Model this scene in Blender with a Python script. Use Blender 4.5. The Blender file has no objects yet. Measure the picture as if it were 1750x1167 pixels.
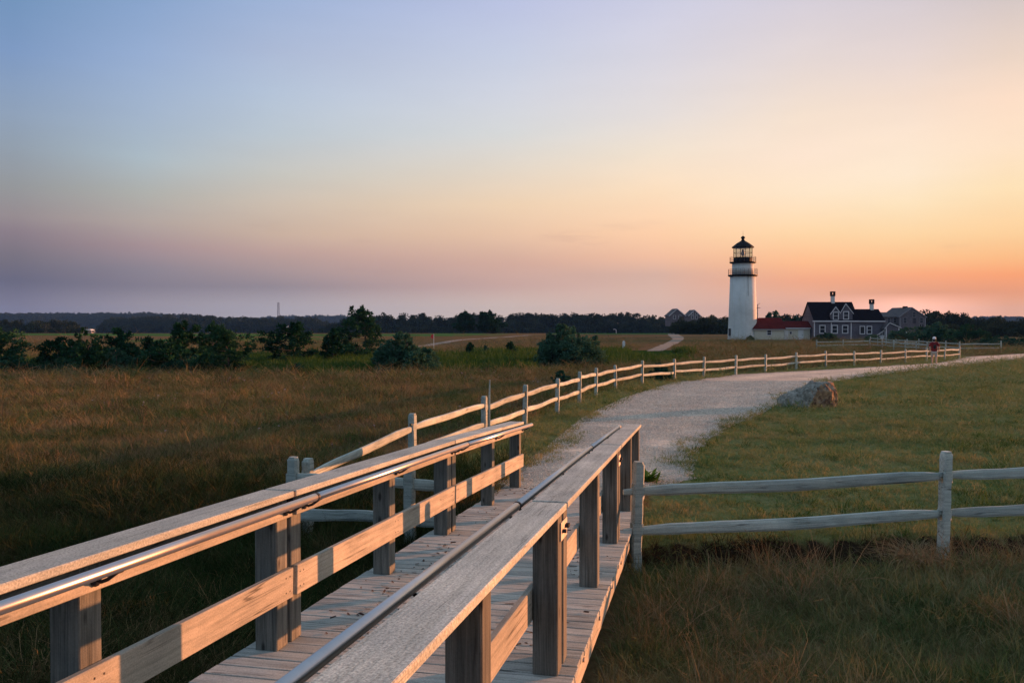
import bpy, bmesh, math, random
import numpy as np
from mathutils import Vector, Matrix, Euler

random.seed(7)
RNG = np.random.default_rng(11)
scene = bpy.context.scene
COL = scene.collection
R = math.radians

# ------------------------------------------------------------------ camera
cam_d = bpy.data.cameras.new('camera')
cam = bpy.data.objects.new('camera', cam_d)
COL.objects.link(cam)
cam.location = (0, 0, 2.4)
cam.rotation_euler = (R(90) - math.atan(31.5 / 1500), 0, 0)
cam_d.sensor_width = 36
cam_d.lens = 36 * 1500 / 1750
cam_d.clip_start = 0.05
cam_d.clip_end = 12000
scene.camera = cam

# ------------------------------------------------------------------ view
scene.view_settings.view_transform = 'Standard'
scene.view_settings.look = 'None'
scene.view_settings.exposure = 0.97
scene.view_settings.gamma = 1.0
scene.view_settings.use_curve_mapping = False
scene.render.engine = 'CYCLES'
scene.cycles.use_denoising = True
scene.cycles.max_bounces = 6
scene.cycles.transparent_max_bounces = 6
scene.cycles.volume_bounces = 0
scene.cycles.sample_clamp_indirect = 6

# ------------------------------------------------------------------ sun and sky
SUN_AZ, SUN_EL = R(60.4), R(4.6)           # azimuth from +Y towards +X
sun_d = bpy.data.lights.new('sun', 'SUN')
sun_d.energy = 5.0
sun_d.angle = R(0.5)
sun_d.color = (1.0, 0.355, 0.14)
sun = bpy.data.objects.new('sun', sun_d)
COL.objects.link(sun)
sdir = Vector((math.sin(SUN_AZ) * math.cos(SUN_EL), math.cos(SUN_AZ) * math.cos(SUN_EL), math.sin(SUN_EL)))
sun.rotation_euler = sdir.to_track_quat('Z', 'Y').to_euler()
sun.location = sdir * 300


def lin(c):
    out = []
    for v in c[:3]:
        v = v / 255.0
        out.append(v / 12.92 if v <= 0.04045 else ((v + 0.055) / 1.055) ** 2.4)
    return tuple(out) + (1.0,)


world = bpy.data.worlds.new('World')
scene.world = world
world.use_nodes = True
wn, wl = world.node_tree.nodes, world.node_tree.links
wn.clear()
w_out = wn.new('ShaderNodeOutputWorld')
bg_h = wn.new('ShaderNodeBackground')
tc = wn.new('ShaderNodeTexCoord')
nrm = wn.new('ShaderNodeVectorMath'); nrm.operation = 'NORMALIZE'
wl.new(tc.outputs['Generated'], nrm.inputs[0])
sep = wn.new('ShaderNodeSeparateXYZ')
wl.new(nrm.outputs[0], sep.inputs[0])


def wmath(op, a, b=None, clamp=False):
    n = wn.new('ShaderNodeMath'); n.operation = op; n.use_clamp = clamp
    for i, v in enumerate((a, b)):
        if v is None:
            continue
        if isinstance(v, (int, float)):
            n.inputs[i].default_value = v
        else:
            wl.new(v, n.inputs[i])
    return n.outputs[0]


flatv = wn.new('ShaderNodeCombineXYZ')
wl.new(sep.outputs[0], flatv.inputs[0]); wl.new(sep.outputs[1], flatv.inputs[1])
fn = wn.new('ShaderNodeVectorMath'); fn.operation = 'NORMALIZE'
wl.new(flatv.outputs[0], fn.inputs[0])
dt = wn.new('ShaderNodeVectorMath'); dt.operation = 'DOT_PRODUCT'
wl.new(fn.outputs[0], dt.inputs[0])
dt.inputs[1].default_value = (math.sin(SUN_AZ), math.cos(SUN_AZ), 0)
S_AZ = dt.outputs['Value']
Z_UP = sep.outputs[2]

# twilight air: colour by height above the horizon, at five bearings from the sun
SKY = [
    (-1.0, [(0.0000, (136, 140, 158)), (0.0600, (124, 124, 146)), (0.1200, (132, 142, 166)), (0.2200, (142, 164, 192)), (0.3300, (136, 164, 198)), (0.6000, (156, 180, 210)), (1.0000, (165, 186, 214))]),
    (0.0036, [(0.0000, (133, 128, 149)), (0.0157, (133, 128, 149)), (0.0418, (107, 105, 126)), (0.0649, (123, 116, 128)), (0.0908, (143, 129, 138)), (0.1051, (154, 143, 146)), (0.1335, (152, 154, 156)), (0.1728, (149, 162, 176)), (0.2058, (145, 164, 189)), (0.2592, (129, 157, 198)), (0.3053, (117, 150, 190)), (0.6200, (158, 181, 211)), (1.0000, (165, 186, 214))]),
    (0.1215, [(0.0000, (167, 157, 166)), (0.0185, (167, 157, 166)), (0.0381, (137, 129, 142)), (0.0565, (144, 135, 146)), (0.0810, (171, 148, 151)), (0.1053, (183, 169, 162)), (0.1354, (179, 180, 175)), (0.1710, (175, 190, 200)), (0.2117, (166, 184, 207)), (0.2680, (154, 177, 213)), (0.3216, (139, 167, 207)), (0.6200, (155, 178, 209)), (1.0000, (165, 186, 214))]),
    (0.2502, [(0.0000, (187, 177, 183)), (0.0174, (187, 177, 183)), (0.0399, (154, 142, 150)), (0.0783, (195, 165, 157)), (0.0974, (207, 181, 163)), (0.1289, (210, 194, 178)), (0.1601, (203, 201, 194)), (0.2029, (191, 202, 212)), (0.2446, (184, 199, 220)), (0.2850, (175, 189, 217)), (0.3348, (161, 182, 218)), (0.6200, (158, 181, 211)), (1.0000, (165, 186, 214))]),
    (0.4939, [(0.0000, (226, 201, 189)), (0.0180, (226, 201, 189)), (0.0413, (210, 174, 164)), (0.0678, (219, 177, 160)), (0.1008, (240, 201, 171)), (0.1335, (245, 215, 183)), (0.1721, (233, 220, 204)), (0.2099, (220, 221, 221)), (0.2468, (214, 217, 228)), (0.2885, (203, 210, 230)), (0.3454, (190, 198, 230)), (0.6200, (168, 186, 216)), (1.0000, (165, 186, 214))]),
    (0.6276, [(0.0000, (237, 198, 180)), (0.0197, (237, 198, 180)), (0.0539, (225, 184, 166)), (0.0735, (251, 197, 164)), (0.0995, (262, 213, 173)), (0.1445, (259, 228, 194)), (0.1887, (247, 231, 212)), (0.2256, (234, 226, 223)), (0.2851, (220, 217, 228)), (0.3414, (208, 209, 231)), (0.6200, (176, 190, 214)), (1.0000, (165, 186, 214))]),
    (0.7415, [(0.0000, (248, 185, 155)), (0.0253, (248, 185, 155)), (0.0455, (253, 177, 137)), (0.0644, (265, 196, 145)), (0.0958, (264, 222, 172)), (0.1392, (261, 236, 205)), (0.1758, (259, 234, 212)), (0.2175, (251, 230, 211)), (0.2751, (232, 219, 217)), (0.3299, (218, 211, 222)), (0.6200, (182, 192, 212)), (1.0000, (165, 186, 214))]),
    (0.8072, [(0.0000, (314, 233, 200)), (0.0170, (314, 233, 200)), (0.0316, (244, 171, 134)), (0.0498, (264, 179, 129)), (0.0679, (264, 204, 147)), (0.0920, (262, 221, 169)), (0.1219, (261, 234, 194)), (0.1514, (261, 239, 212)), (0.1864, (259, 235, 212)), (0.2262, (249, 226, 209)), (0.2650, (235, 218, 213)), (0.3182, (217, 207, 213)), (0.6200, (183, 192, 211)), (1.0000, (165, 186, 214))]),
    (0.8571, [(0.0000, (261, 190, 152)), (0.0139, (261, 190, 152)), (0.0302, (248, 167, 125)), (0.0476, (263, 171, 116)), (0.0649, (263, 196, 136)), (0.0879, (263, 216, 160)), (0.1335, (260, 231, 187)), (0.1728, (260, 232, 203)), (0.2166, (258, 227, 203)), (0.2539, (240, 217, 201)), (0.3053, (217, 203, 201)), (0.6200, (184, 192, 210)), (1.0000, (165, 186, 214))]),
    (1.0, [(0.0000, (255, 195, 157)), (0.0139, (255, 195, 157)), (0.0302, (255, 172, 129)), (0.0476, (255, 176, 120)), (0.0649, (255, 202, 140)), (0.0879, (255, 223, 165)), (0.1335, (255, 238, 193)), (0.1728, (255, 239, 209)), (0.2166, (255, 234, 209)), (0.2539, (247, 224, 207)), (0.3053, (224, 209, 207)), (0.6200, (190, 198, 216)), (1.0000, (170, 192, 220))]),
]
ramps = []
for s, stops in SKY:
    rp = wn.new('ShaderNodeValToRGB')
    rp.color_ramp.interpolation = 'LINEAR'
    els = rp.color_ramp.elements
    while len(els) < len(stops):
        els.new(0.5)
    for e, (p, c) in zip(els, stops):
        e.position = p
        e.color = lin(c)
    wl.new(Z_UP, rp.inputs[0])
    ramps.append(rp.outputs[0])
cur = ramps[0]
for i in range(1, len(SKY)):
    a, b = SKY[i - 1][0], SKY[i][0]
    mr = wn.new('ShaderNodeMapRange'); mr.clamp = True
    mr.inputs['From Min'].default_value = a; mr.inputs['From Max'].default_value = b
    wl.new(S_AZ, mr.inputs['Value'])
    mx = wn.new('ShaderNodeMix'); mx.data_type = 'RGBA'
    wl.new(mr.outputs[0], mx.inputs['Factor'])
    wl.new(cur, mx.inputs['A']); wl.new(ramps[i], mx.inputs['B'])
    cur = mx.outputs['Result']
# a few thin wisps low in the sky
wn_n = wn.new('ShaderNodeTexNoise'); wn_n.inputs['Scale'].default_value = 9; wn_n.inputs['Detail'].default_value = 5
wmap = wn.new('ShaderNodeMapping'); wmap.inputs['Scale'].default_value = (1, 1, 5)
wl.new(nrm.outputs[0], wmap.inputs[0]); wl.new(wmap.outputs[0], wn_n.inputs['Vector'])
wm = wmath('MULTIPLY', wn_n.outputs[0], 0.06)
wm2 = wmath('ADD', wm, 0.97)
cl_n = wn.new('ShaderNodeTexNoise'); cl_n.inputs['Scale'].default_value = 7; cl_n.inputs['Detail'].default_value = 6; cl_n.inputs['Roughness'].default_value = .62
cl_m = wn.new('ShaderNodeMapping'); cl_m.inputs['Scale'].default_value = (1, 1, 7); cl_m.inputs['Location'].default_value = (.3, 1.7, .2)
wl.new(nrm.outputs[0], cl_m.inputs[0]); wl.new(cl_m.outputs[0], cl_n.inputs['Vector'])
cl_r = wn.new('ShaderNodeMapRange'); cl_r.interpolation_type = 'SMOOTHSTEP'
cl_r.inputs['From Min'].default_value = .57; cl_r.inputs['From Max'].default_value = .72; cl_r.inputs['To Max'].default_value = .16
wl.new(cl_n.outputs[0], cl_r.inputs['Value'])
band = wmath('SUBTRACT', 1.0, wmath('ABSOLUTE', wmath('MULTIPLY', wmath('SUBTRACT', Z_UP, .085), 22.0)), True)
cl_x = wn.new('ShaderNodeMix'); cl_x.data_type = 'RGBA'
wl.new(wmath('MULTIPLY', cl_r.outputs[0], band), cl_x.inputs['Factor'])
wl.new(cur, cl_x.inputs['A']); cl_x.inputs['B'].default_value = lin((150, 120, 130))
cur = cl_x.outputs['Result']
hs = wn.new('ShaderNodeVectorMath'); hs.operation = 'SCALE'
wl.new(cur, hs.inputs[0]); wl.new(wm2, hs.inputs['Scale'])
wl.new(hs.outputs[0], bg_h.inputs[0])
bg_h.inputs[1].default_value = 0.50
wl.new(bg_h.outputs[0], w_out.inputs[0])

# ------------------------------------------------------------------ helpers


def tag(o, label=None, cat=None, group=None, kind=None):
    if label: o['label'] = label
    if cat: o['category'] = cat
    if group: o['group'] = group
    if kind: o['kind'] = kind
    return o


def empty(name, loc, label=None, cat=None, group=None):
    o = bpy.data.objects.new(name, None)
    COL.objects.link(o)
    o.location = loc
    o.empty_display_size = 0.2
    return tag(o, label, cat, group)


def np_mesh(name, V, F, mat=None, smooth=False):
    """V (n,3); F list of int arrays of equal-width faces"""
    me = bpy.data.meshes.new(name)
    V = np.asarray(V, np.float32)
    groups = F if isinstance(F, list) else [F]
    groups = [np.asarray(g, np.int32) for g in groups if len(g)]
    nl = sum(g.size for g in groups); nf = sum(len(g) for g in groups)
    me.vertices.add(len(V)); me.vertices.foreach_set('co', V.ravel())
    me.loops.add(nl); me.polygons.add(nf)
    me.loops.foreach_set('vertex_index', np.concatenate([g.ravel() for g in groups]))
    tot = np.concatenate([np.full(len(g), g.shape[1], np.int32) for g in groups])
    me.polygons.foreach_set('loop_start', np.concatenate([[0], np.cumsum(tot)[:-1]]).astype(np.int32))
    me.polygons.foreach_set('loop_total', tot)
    me.update(calc_edges=True)
    me.validate()
    if smooth:
        me.polygons.foreach_set('use_smooth', np.ones(nf, bool))
    if mat: me.materials.append(mat)
    return me


def link(name, me, parent=None, loc=(0, 0, 0)):
    o = bpy.data.objects.new(name, me)
    COL.objects.link(o)
    o.location = loc
    if parent: o.parent = parent
    return o


class MB:
    def __init__(self):
        self.v = []; self.f = []

    def add(self, verts, faces):
        b = len(self.v)
        self.v += [tuple(v) for v in verts]
        self.f += [tuple(i + b for i in f) for f in faces]

    def box(self, x0, x1, y0, y1, z0, z1):
        self.add([(x0, y0, z0), (x1, y0, z0), (x1, y1, z0), (x0, y1, z0), (x0, y0, z1), (x1, y0, z1), (x1, y1, z1), (x0, y1, z1)],
                 [(0, 3, 2, 1), (4, 5, 6, 7), (0, 1, 5, 4), (1, 2, 6, 5), (2, 3, 7, 6), (3, 0, 4, 7)])

    def tube(self, pts, radii, n=8, cap=True):
        pts = [Vector(p) for p in pts]
        b = len(self.v)
        for i, p in enumerate(pts):
            t = (pts[min(i + 1, len(pts) - 1)] - pts[max(i - 1, 0)]).normalized()
            a = Vector((0, 0, 1)) if abs(t.z) < 0.9 else Vector((1, 0, 0))
            u = t.cross(a).normalized(); w = t.cross(u)
            r = radii[i] if hasattr(radii, '__len__') else radii
            for k in range(n):
                an = 2 * math.pi * k / n
                self.v.append(tuple(p + u * (r * math.cos(an)) + w * (r * math.sin(an))))
        for i in range(len(pts) - 1):
            for k in range(n):
                k2 = (k + 1) % n
                self.f.append((b + i * n + k, b + i * n + k2, b + (i + 1) * n + k2, b + (i + 1) * n + k))
        if cap:
            self.f.append(tuple(b + k for k in range(n - 1, -1, -1)))
            e = b + (len(pts) - 1) * n
            self.f.append(tuple(e + k for k in range(n)))

    def lathe(self, prof, n=24, c=(0, 0)):
        b = len(self.v)
        for r, z in prof:
            for k in range(n):
                a = 2 * math.pi * k / n
                self.v.append((c[0] + r * math.cos(a), c[1] + r * math.sin(a), z))
        for i in range(len(prof) - 1):
            for k in range(n):
                k2 = (k + 1) % n
                self.f.append((b + i * n + k, b + i * n + k2, b + (i + 1) * n + k2, b + (i + 1) * n + k))
        if prof[0][0] > 1e-4: self.f.append(tuple(b + k for k in range(n - 1, -1, -1)))
        if prof[-1][0] > 1e-4:
            e = b + (len(prof) - 1) * n
            self.f.append(tuple(e + k for k in range(n)))

    def prism(self, poly, axis, a0, a1):
        """poly: list of 2D points; axis 'x','y','z' is the extrusion axis"""
        def P(p, a):
            if axis == 'x': return (a, p[0], p[1])
            if axis == 'y': return (p[0], a, p[1])
            return (p[0], p[1], a)
        n = len(poly)
        self.add([P(p, a0) for p in poly] + [P(p, a1) for p in poly],
                 [tuple(range(n - 1, -1, -1)), tuple(range(n, 2 * n))] + [(i, (i + 1) % n, n + (i + 1) % n, n + i) for i in range(n)])

    def mesh(self, name, mat, smooth=False):
        me = bpy.data.meshes.new(name)
        me.from_pydata(self.v, [], self.f)
        bm = bmesh.new(); bm.from_mesh(me)
        bmesh.ops.recalc_face_normals(bm, faces=bm.faces)
        bm.to_mesh(me); bm.free()
        if smooth:
            for p in me.polygons: p.use_smooth = True
        if mat: me.materials.append(mat)
        return me

    def build(self, name, mat, parent=None, smooth=False, world=True):
        """verts are given in world coordinates when parent is an unrotated empty"""
        me = self.mesh(name, mat, smooth)
        o = bpy.data.objects.new(name, me)
        COL.objects.link(o)
        if parent is not None:
            o.parent = parent
            if world:
                off = Vector((0, 0, 0)); q = parent
                while q is not None:
                    off += q.location; q = q.parent
                me.transform(Matrix.Translation(-off))
        return o


def chamfer_box(L, W, T, c=0.004):
    """box along X (0..L), centred in Y and Z, chamfered edges: 24 verts"""
    verts, idx = [], {}
    hx, hy, hz = L / 2, W / 2, T / 2
    for sx in (-1, 1):
        for sy in (-1, 1):
            for sz in (-1, 1):
                for ax in range(3):
                    p = [sx * (hx - c), sy * (hy - c), sz * (hz - c)]
                    p[ax] = (sx * hx, sy * hy, sz * hz)[ax]
                    idx[(sx, sy, sz, ax)] = len(verts)
                    verts.append((p[0] + hx, p[1], p[2]))
    faces = []
    S = (-1, 1)
    for s in S:
        faces.append([idx[(s, a, b, 0)] for a, b in ((-1, -1), (1, -1), (1, 1), (-1, 1))])
        faces.append([idx[(a, s, b, 1)] for a, b in ((-1, -1), (1, -1), (1, 1), (-1, 1))])
        faces.append([idx[(a, b, s, 2)] for a, b in ((-1, -1), (1, -1), (1, 1), (-1, 1))])
    for s in S:
        for t in S:
            faces.append([idx[(-1, s, t, 1)], idx[(1, s, t, 1)], idx[(1, s, t, 2)], idx[(-1, s, t, 2)]])
            faces.append([idx[(s, -1, t, 0)], idx[(s, 1, t, 0)], idx[(s, 1, t, 2)], idx[(s, -1, t, 2)]])
            faces.append([idx[(s, t, -1, 0)], idx[(s, t, 1, 0)], idx[(s, t, 1, 1)], idx[(s, t, -1, 1)]])
    for sx in S:
        for sy in S:
            for sz in S:
                faces.append([idx[(sx, sy, sz, k)] for k in range(3)])
    mb = MB(); mb.add(verts, faces)
    return mb


BOARD_CACHE = {}


def board(name, p0, p1, W, T, mat, parent, side=None, c=0.004):
    """a board from p0 to p1 (centre line), width W along `side`, thickness T"""
    p0, p1 = Vector(p0), Vector(p1)
    d = p1 - p0; L = d.length; d.normalize()
    s = Vector(side).normalized() if side is not None else Vector((0, 0, 1)).cross(d).normalized()
    n = d.cross(s).normalized(); s = n.cross(d).normalized()
    key = (round(L, 3), round(W, 4), round(T, 4), mat.name, c)
    if key not in BOARD_CACHE:
        BOARD_CACHE[key] = chamfer_box(L, W, T, c).mesh(name, mat)
    o = bpy.data.objects.new(name, BOARD_CACHE[key])
    COL.objects.link(o)
    o.parent = parent
    M = Matrix((d, s, n)).transposed().to_4x4()
    M.translation = p0 - parent.location
    o.matrix_local = M
    return o


# ------------------------------------------------------------------ materials
def new_mat(name):
    m = bpy.data.materials.new(name)
    m.use_nodes = True
    nt = m.node_tree
    b = nt.nodes['Principled BSDF']
    return m, nt, b


def N(nt, typ, **kw):
    n = nt.nodes.new(typ)
    for k, v in kw.items():
        if k.startswith('i_'):
            n.inputs[k[2:].replace('_', ' ')].default_value = v
        else:
            setattr(n, k, v)
    return n


def ramp(nt, fac, stops):
    r = nt.nodes.new('ShaderNodeValToRGB')
    e = r.color_ramp.elements
    while len(e) < len(stops): e.new(0.5)
    for el, (p, c) in zip(e, stops):
        el.position = p
        el.color = (c[0], c[1], c[2], 1) if hasattr(c, '__len__') else (c, c, c, 1)
    nt.links.new(fac, r.inputs[0])
    return r.outputs[0]


def mixc(nt, fac, a, b, typ='MIX'):
    m = nt.nodes.new('ShaderNodeMix'); m.data_type = 'RGBA'; m.blend_type = typ
    for sock, v in (('Factor', fac), ('A', a), ('B', b)):
        if hasattr(v, 'is_linked') or hasattr(v, 'links'):
            nt.links.new(v, m.inputs[sock])
        elif hasattr(v, '__len__'):
            m.inputs[sock].default_value = (v[0], v[1], v[2], 1)
        else:
            m.inputs[sock].default_value = v
    return m.outputs['Result']


def noise(nt, vec, scale, detail=4, rough=0.55, stretch=None):
    n = N(nt, 'ShaderNodeTexNoise')
    n.inputs['Scale'].default_value = scale
    n.inputs['Detail'].default_value = detail
    n.inputs['Roughness'].default_value = rough
    if stretch:
        mp = N(nt, 'ShaderNodeMapping'); mp.inputs['Scale'].default_value = stretch
        nt.links.new(vec, mp.inputs[0]); vec = mp.outputs[0]
    nt.links.new(vec, n.inputs['Vector'])
    return n.outputs['Fac']


def bump(nt, b, h, strength, dist=0.01):
    bp = N(nt, 'ShaderNodeBump'); bp.inputs['Strength'].default_value = strength; bp.inputs['Distance'].default_value = dist
    nt.links.new(h, bp.inputs['Height']); nt.links.new(bp.outputs[0], b.inputs['Normal'])


def wood(name, dark, mid, light, grain=1.0, speck=0.3, bmp=0.35, knots=False, fine=.35, crack=.8):
    m, nt, b = new_mat(name)
    tcn = N(nt, 'ShaderNodeTexCoord'); oi = N(nt, 'ShaderNodeObjectInfo')
    off = N(nt, 'ShaderNodeVectorMath', operation='MULTIPLY_ADD')
    cmb = N(nt, 'ShaderNodeCombineXYZ')
    for i in range(3): nt.links.new(oi.outputs['Random'], cmb.inputs[i])
    off.inputs[1].default_value = (37, 17, 23)
    nt.links.new(cmb.outputs[0], off.inputs[0]); nt.links.new(tcn.outputs['Object'], off.inputs[2])
    v = off.outputs[0]
    g = noise(nt, v, 10 * grain, 6, 0.6, (0.16, 3.2, 3.2))
    g2 = noise(nt, v, 40 * grain, 3, 0.6, (0.08, 3.5, 3.5))
    st = noise(nt, v, 2.2, 4, 0.6)
    sp = noise(nt, v, 105, 4, 0.7)
    col = ramp(nt, g, [(0.3, dark), (0.5, mid), (0.72, light)])
    col = mixc(nt, fine, col, ramp(nt, g2, [(0.36, [c * 0.35 for c in dark]), (0.55, mid)]), 'MIX')
    col = mixc(nt, 1.0, col, ramp(nt, st, [(0.3, (0.72, 0.74, 0.74)), (0.65, (1.08, 1.05, 1.0))]), 'MULTIPLY')
    col = mixc(nt, speck, col, ramp(nt, sp, [(0.36, (0.55, 0.55, 0.56)), (0.62, (1.2, 1.2, 1.2))]), 'MULTIPLY')
    ck = noise(nt, v, 14, 2, 0.5, (0.035, 1.0, 1.0))
    ckm = noise(nt, v, 1.6, 2, 0.5, (1, 1.5, 1.5))
    cka = N(nt, 'ShaderNodeMath', operation='SUBTRACT'); cka.inputs[1].default_value = .5; nt.links.new(ck, cka.inputs[0])
    ckb = N(nt, 'ShaderNodeMath', operation='ABSOLUTE'); nt.links.new(cka.outputs[0], ckb.inputs[0])
    ckl = ramp(nt, ckb.outputs[0], [(.004, .22), (.014, 1.0)])
    ckg = ramp(nt, ckm, [(.46, 0.0), (.60, crack)])
    col = mixc(nt, ckg, col, mixc(nt, 1.0, col, ckl, 'MULTIPLY'))
    rv = N(nt, 'ShaderNodeMapRange'); rv.inputs['To Min'].default_value = 0.82; rv.inputs['To Max'].default_value = 1.12
    nt.links.new(oi.outputs['Random'], rv.inputs['Value'])
    hsv = N(nt, 'ShaderNodeHueSaturation'); nt.links.new(rv.outputs[0], hsv.inputs['Value']); nt.links.new(col, hsv.inputs['Color'])
    colo = hsv.outputs[0]
    if knots:
        vo = N(nt, 'ShaderNodeTexVoronoi'); vo.inputs['Scale'].default_value = 5.5
        mp = N(nt, 'ShaderNodeMapping'); mp.inputs['Scale'].default_value = (0.6, 1.6, 1.6)
        nt.links.new(v, mp.inputs[0]); nt.links.new(mp.outputs[0], vo.inputs['Vector'])
        k = ramp(nt, vo.outputs['Distance'], [(0.07, 0.28), (0.16, 1.0)])
        colo = mixc(nt, 1.0, colo, k, 'MULTIPLY')
    nt.links.new(colo, b.inputs['Base Color'])
    b.inputs['Roughness'].default_value = 0.85
    b.inputs['Specular IOR Level'].default_value = 0.25
    hh = N(nt, 'ShaderNodeMath', operation='ADD'); nt.links.new(g2, hh.inputs[0]); nt.links.new(sp, hh.inputs[1])
    bump(nt, b, hh.outputs[0], bmp, 0.004)
    return m


def plain(name, col, rough=0.7, metal=0.0, var=0.15, scale=3.0, spec=0.3, bmp=0.0):
    m, nt, b = new_mat(name)
    tcn = N(nt, 'ShaderNodeTexCoord')
    n1 = noise(nt, tcn.outputs['Object'], scale, 5, 0.6)
    c = ramp(nt, n1, [(0.3, [x * (1 - var) for x in col]), (0.7, [min(1, x * (1 + var)) for x in col])])
    nt.links.new(c, b.inputs['Base Color'])
    b.inputs['Roughness'].default_value = rough
    b.inputs['Metallic'].default_value = metal
    b.inputs['Specular IOR Level'].default_value = spec
    if bmp: bump(nt, b, noise(nt, tcn.outputs['Object'], scale * 6, 4), bmp, 0.02)
    return m


def plant(name, stops, patch=0.25, transl=0.3, patch_stops=None, rand=0.35):
    """leaf / blade material: colour by instance, by patch of ground and by fine noise"""
    m, nt, b = new_mat(name)
    geo = N(nt, 'ShaderNodeNewGeometry'); oi = N(nt, 'ShaderNodeObjectInfo')
    p1 = noise(nt, geo.outputs['Position'], patch, 4, 0.6)
    p2 = noise(nt, geo.outputs['Position'], patch * 9, 3, 0.6)
    a = N(nt, 'ShaderNodeMath', operation='MULTIPLY_ADD'); a.inputs[1].default_value = rand
    nt.links.new(oi.outputs['Random'], a.inputs[0])
    s = N(nt, 'ShaderNodeMath', operation='MULTIPLY_ADD'); s.inputs[1].default_value = 0.7; s.inputs[2].default_value = -0.05
    nt.links.new(p1, s.inputs[0])
    s2 = N(nt, 'ShaderNodeMath', operation='MULTIPLY_ADD'); s2.inputs[1].default_value = 0.4
    nt.links.new(p2, s2.inputs[0]); nt.links.new(s.outputs[0], s2.inputs[2])
    s3 = N(nt, 'ShaderNodeMath', operation='ADD'); s3.inputs[1].default_value = -rand * 0.5
    nt.links.new(s2.outputs[0], s3.inputs[0]); nt.links.new(s3.outputs[0], a.inputs[2])
    col = ramp(nt, a.outputs[0], stops)
    nt.nodes.remove(b)
    df = N(nt, 'ShaderNodeBsdfDiffuse'); tr = N(nt, 'ShaderNodeBsdfTranslucent'); mx = N(nt, 'ShaderNodeMixShader')
    mx.inputs[0].default_value = transl
    nt.links.new(col, df.inputs[0]); nt.links.new(col, tr.inputs[0])
    nt.links.new(df.outputs[0], mx.inputs[1]); nt.links.new(tr.outputs[0], mx.inputs[2])
    out = nt.nodes['Material Output']
    nt.links.new(mx.outputs[0], out.inputs['Surface'])
    return m


M = {}
M['cap_wood'] = wood('cap_wood', (.36, .40, .35), (.47, .515, .455), (.56, .60, .54), 1.0, 0.95, 0.2, False, .10, .5)
M['rail_wood'] = wood('rail_wood', (.29, .295, .245), (.43, .42, .35), (.54, .52, .44), 1.1, 0.45, 0.15, False, .14)
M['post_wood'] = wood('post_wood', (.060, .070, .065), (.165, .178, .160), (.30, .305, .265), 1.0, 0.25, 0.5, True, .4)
M['plank_wood'] = wood('plank_wood', (.28, .31, .28), (.45, .485, .44), (.58, .61, .56), 1.1, 0.5, 0.4, False, .25)
M['fence_wood'] = wood('fence_wood', (.27, .335, .30), (.46, .54, .49), (.60, .67, .61), 1.0, 0.4, 0.6, False, .3)
M['steel'] = plain('steel', (.48, .47, .465), 0.33, 1.0, 0.06, 14)
M['iron'] = plain('iron', (.035, .035, .04), 0.5, 0.6, 0.3, 20)
M['plate'] = plain('plate', (.42, .40, .37), 0.55, 0.7, 0.2, 14)
M['white_paint'] = plain('white_paint', (.68, .69, .64), 0.65, 0, 0.05, 1.2)
M['tower_white'] = plain('tower_white', (.60, .62, .55), 0.7, 0, 0.07, 0.5, 0.2, 0.15)
M['black_paint'] = plain('black_paint', (.007, .007, .008), 0.6, 0.0, 0.3, 2, 0.08)
M['trim'] = plain('trim', (.62, .62, .62), 0.7, 0, 0.06, 2)
M['dim_trim'] = plain('dim_trim', (.24, .235, .245), 0.8, 0, 0.08, 2)
M['cream'] = plain('cream', (.58, .56, .43), 0.75, 0, 0.06, 0.6)
M['red_roof'] = plain('red_roof', (.085, .016, .015), 1.0, 0, 0.25, 1.2, 0.03)
M['dark_roof'] = plain('dark_roof', (.009, .0085, .012), 1.0, 0, 0.35, 1.5, 0.02)
M['grey_roof'] = plain('grey_roof', (.07, .068, .07), 0.9, 0, 0.3, 1.0)
M['red_cloth'] = plain('red_cloth', (.20, .018, .02), 0.9, 0, 0.25, 9)
M['khaki'] = plain('khaki', (.42, .38, .32), 0.9, 0, 0.15, 9)
M['skin'] = plain('skin', (.48, .30, .22), 0.6, 0, 0.08, 9)
M['white_cloth'] = plain('white_cloth', (.78, .78, .78), 0.8, 0, 0.05, 9)
M['dark_cloth'] = plain('dark_cloth', (.02, .018, .02), 0.9, 0, 0.2, 9)
M['flag_red'] = plain('flag_red', (.75, .05, .05), 0.8, 0, 0.1, 3)


def shingle_wall(name, c):
    m, nt, b = new_mat(name)
    tcn = N(nt, 'ShaderNodeTexCoord')
    br = N(nt, 'ShaderNodeTexBrick')
    br.inputs['Scale'].default_value = 1.0
    br.inputs['Brick Width'].default_value = 0.22; br.inputs['Row Height'].default_value = 0.16; br.inputs['Mortar Size'].default_value = 0.012
    br.inputs['Color1'].default_value = (c[0] * .85, c[1] * .85, c[2] * .85, 1); br.inputs['Color2'].default_value = (c[0] * 1.15, c[1] * 1.15, c[2] * 1.15, 1)
    br.inputs['Mortar'].default_value = (c[0] * .5, c[1] * .5, c[2] * .5, 1)
    mp = N(nt, 'ShaderNodeMapping'); mp.inputs['Rotation'].default_value = (R(90), 0, 0)
    nt.links.new(tcn.outputs['Object'], mp.inputs[0]); nt.links.new(mp.outputs[0], br.inputs['Vector'])
    n1 = noise(nt, tcn.outputs['Object'], 0.8, 4)
    col = mixc(nt, 1.0, br.outputs['Color'], ramp(nt, n1, [(0.3, 0.8), (0.7, 1.15)]), 'MULTIPLY')
    nt.links.new(col, b.inputs['Base Color']); b.inputs['Roughness'].default_value = 0.9
    b.inputs['Specular IOR Level'].default_value = 0.15
    return m


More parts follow.
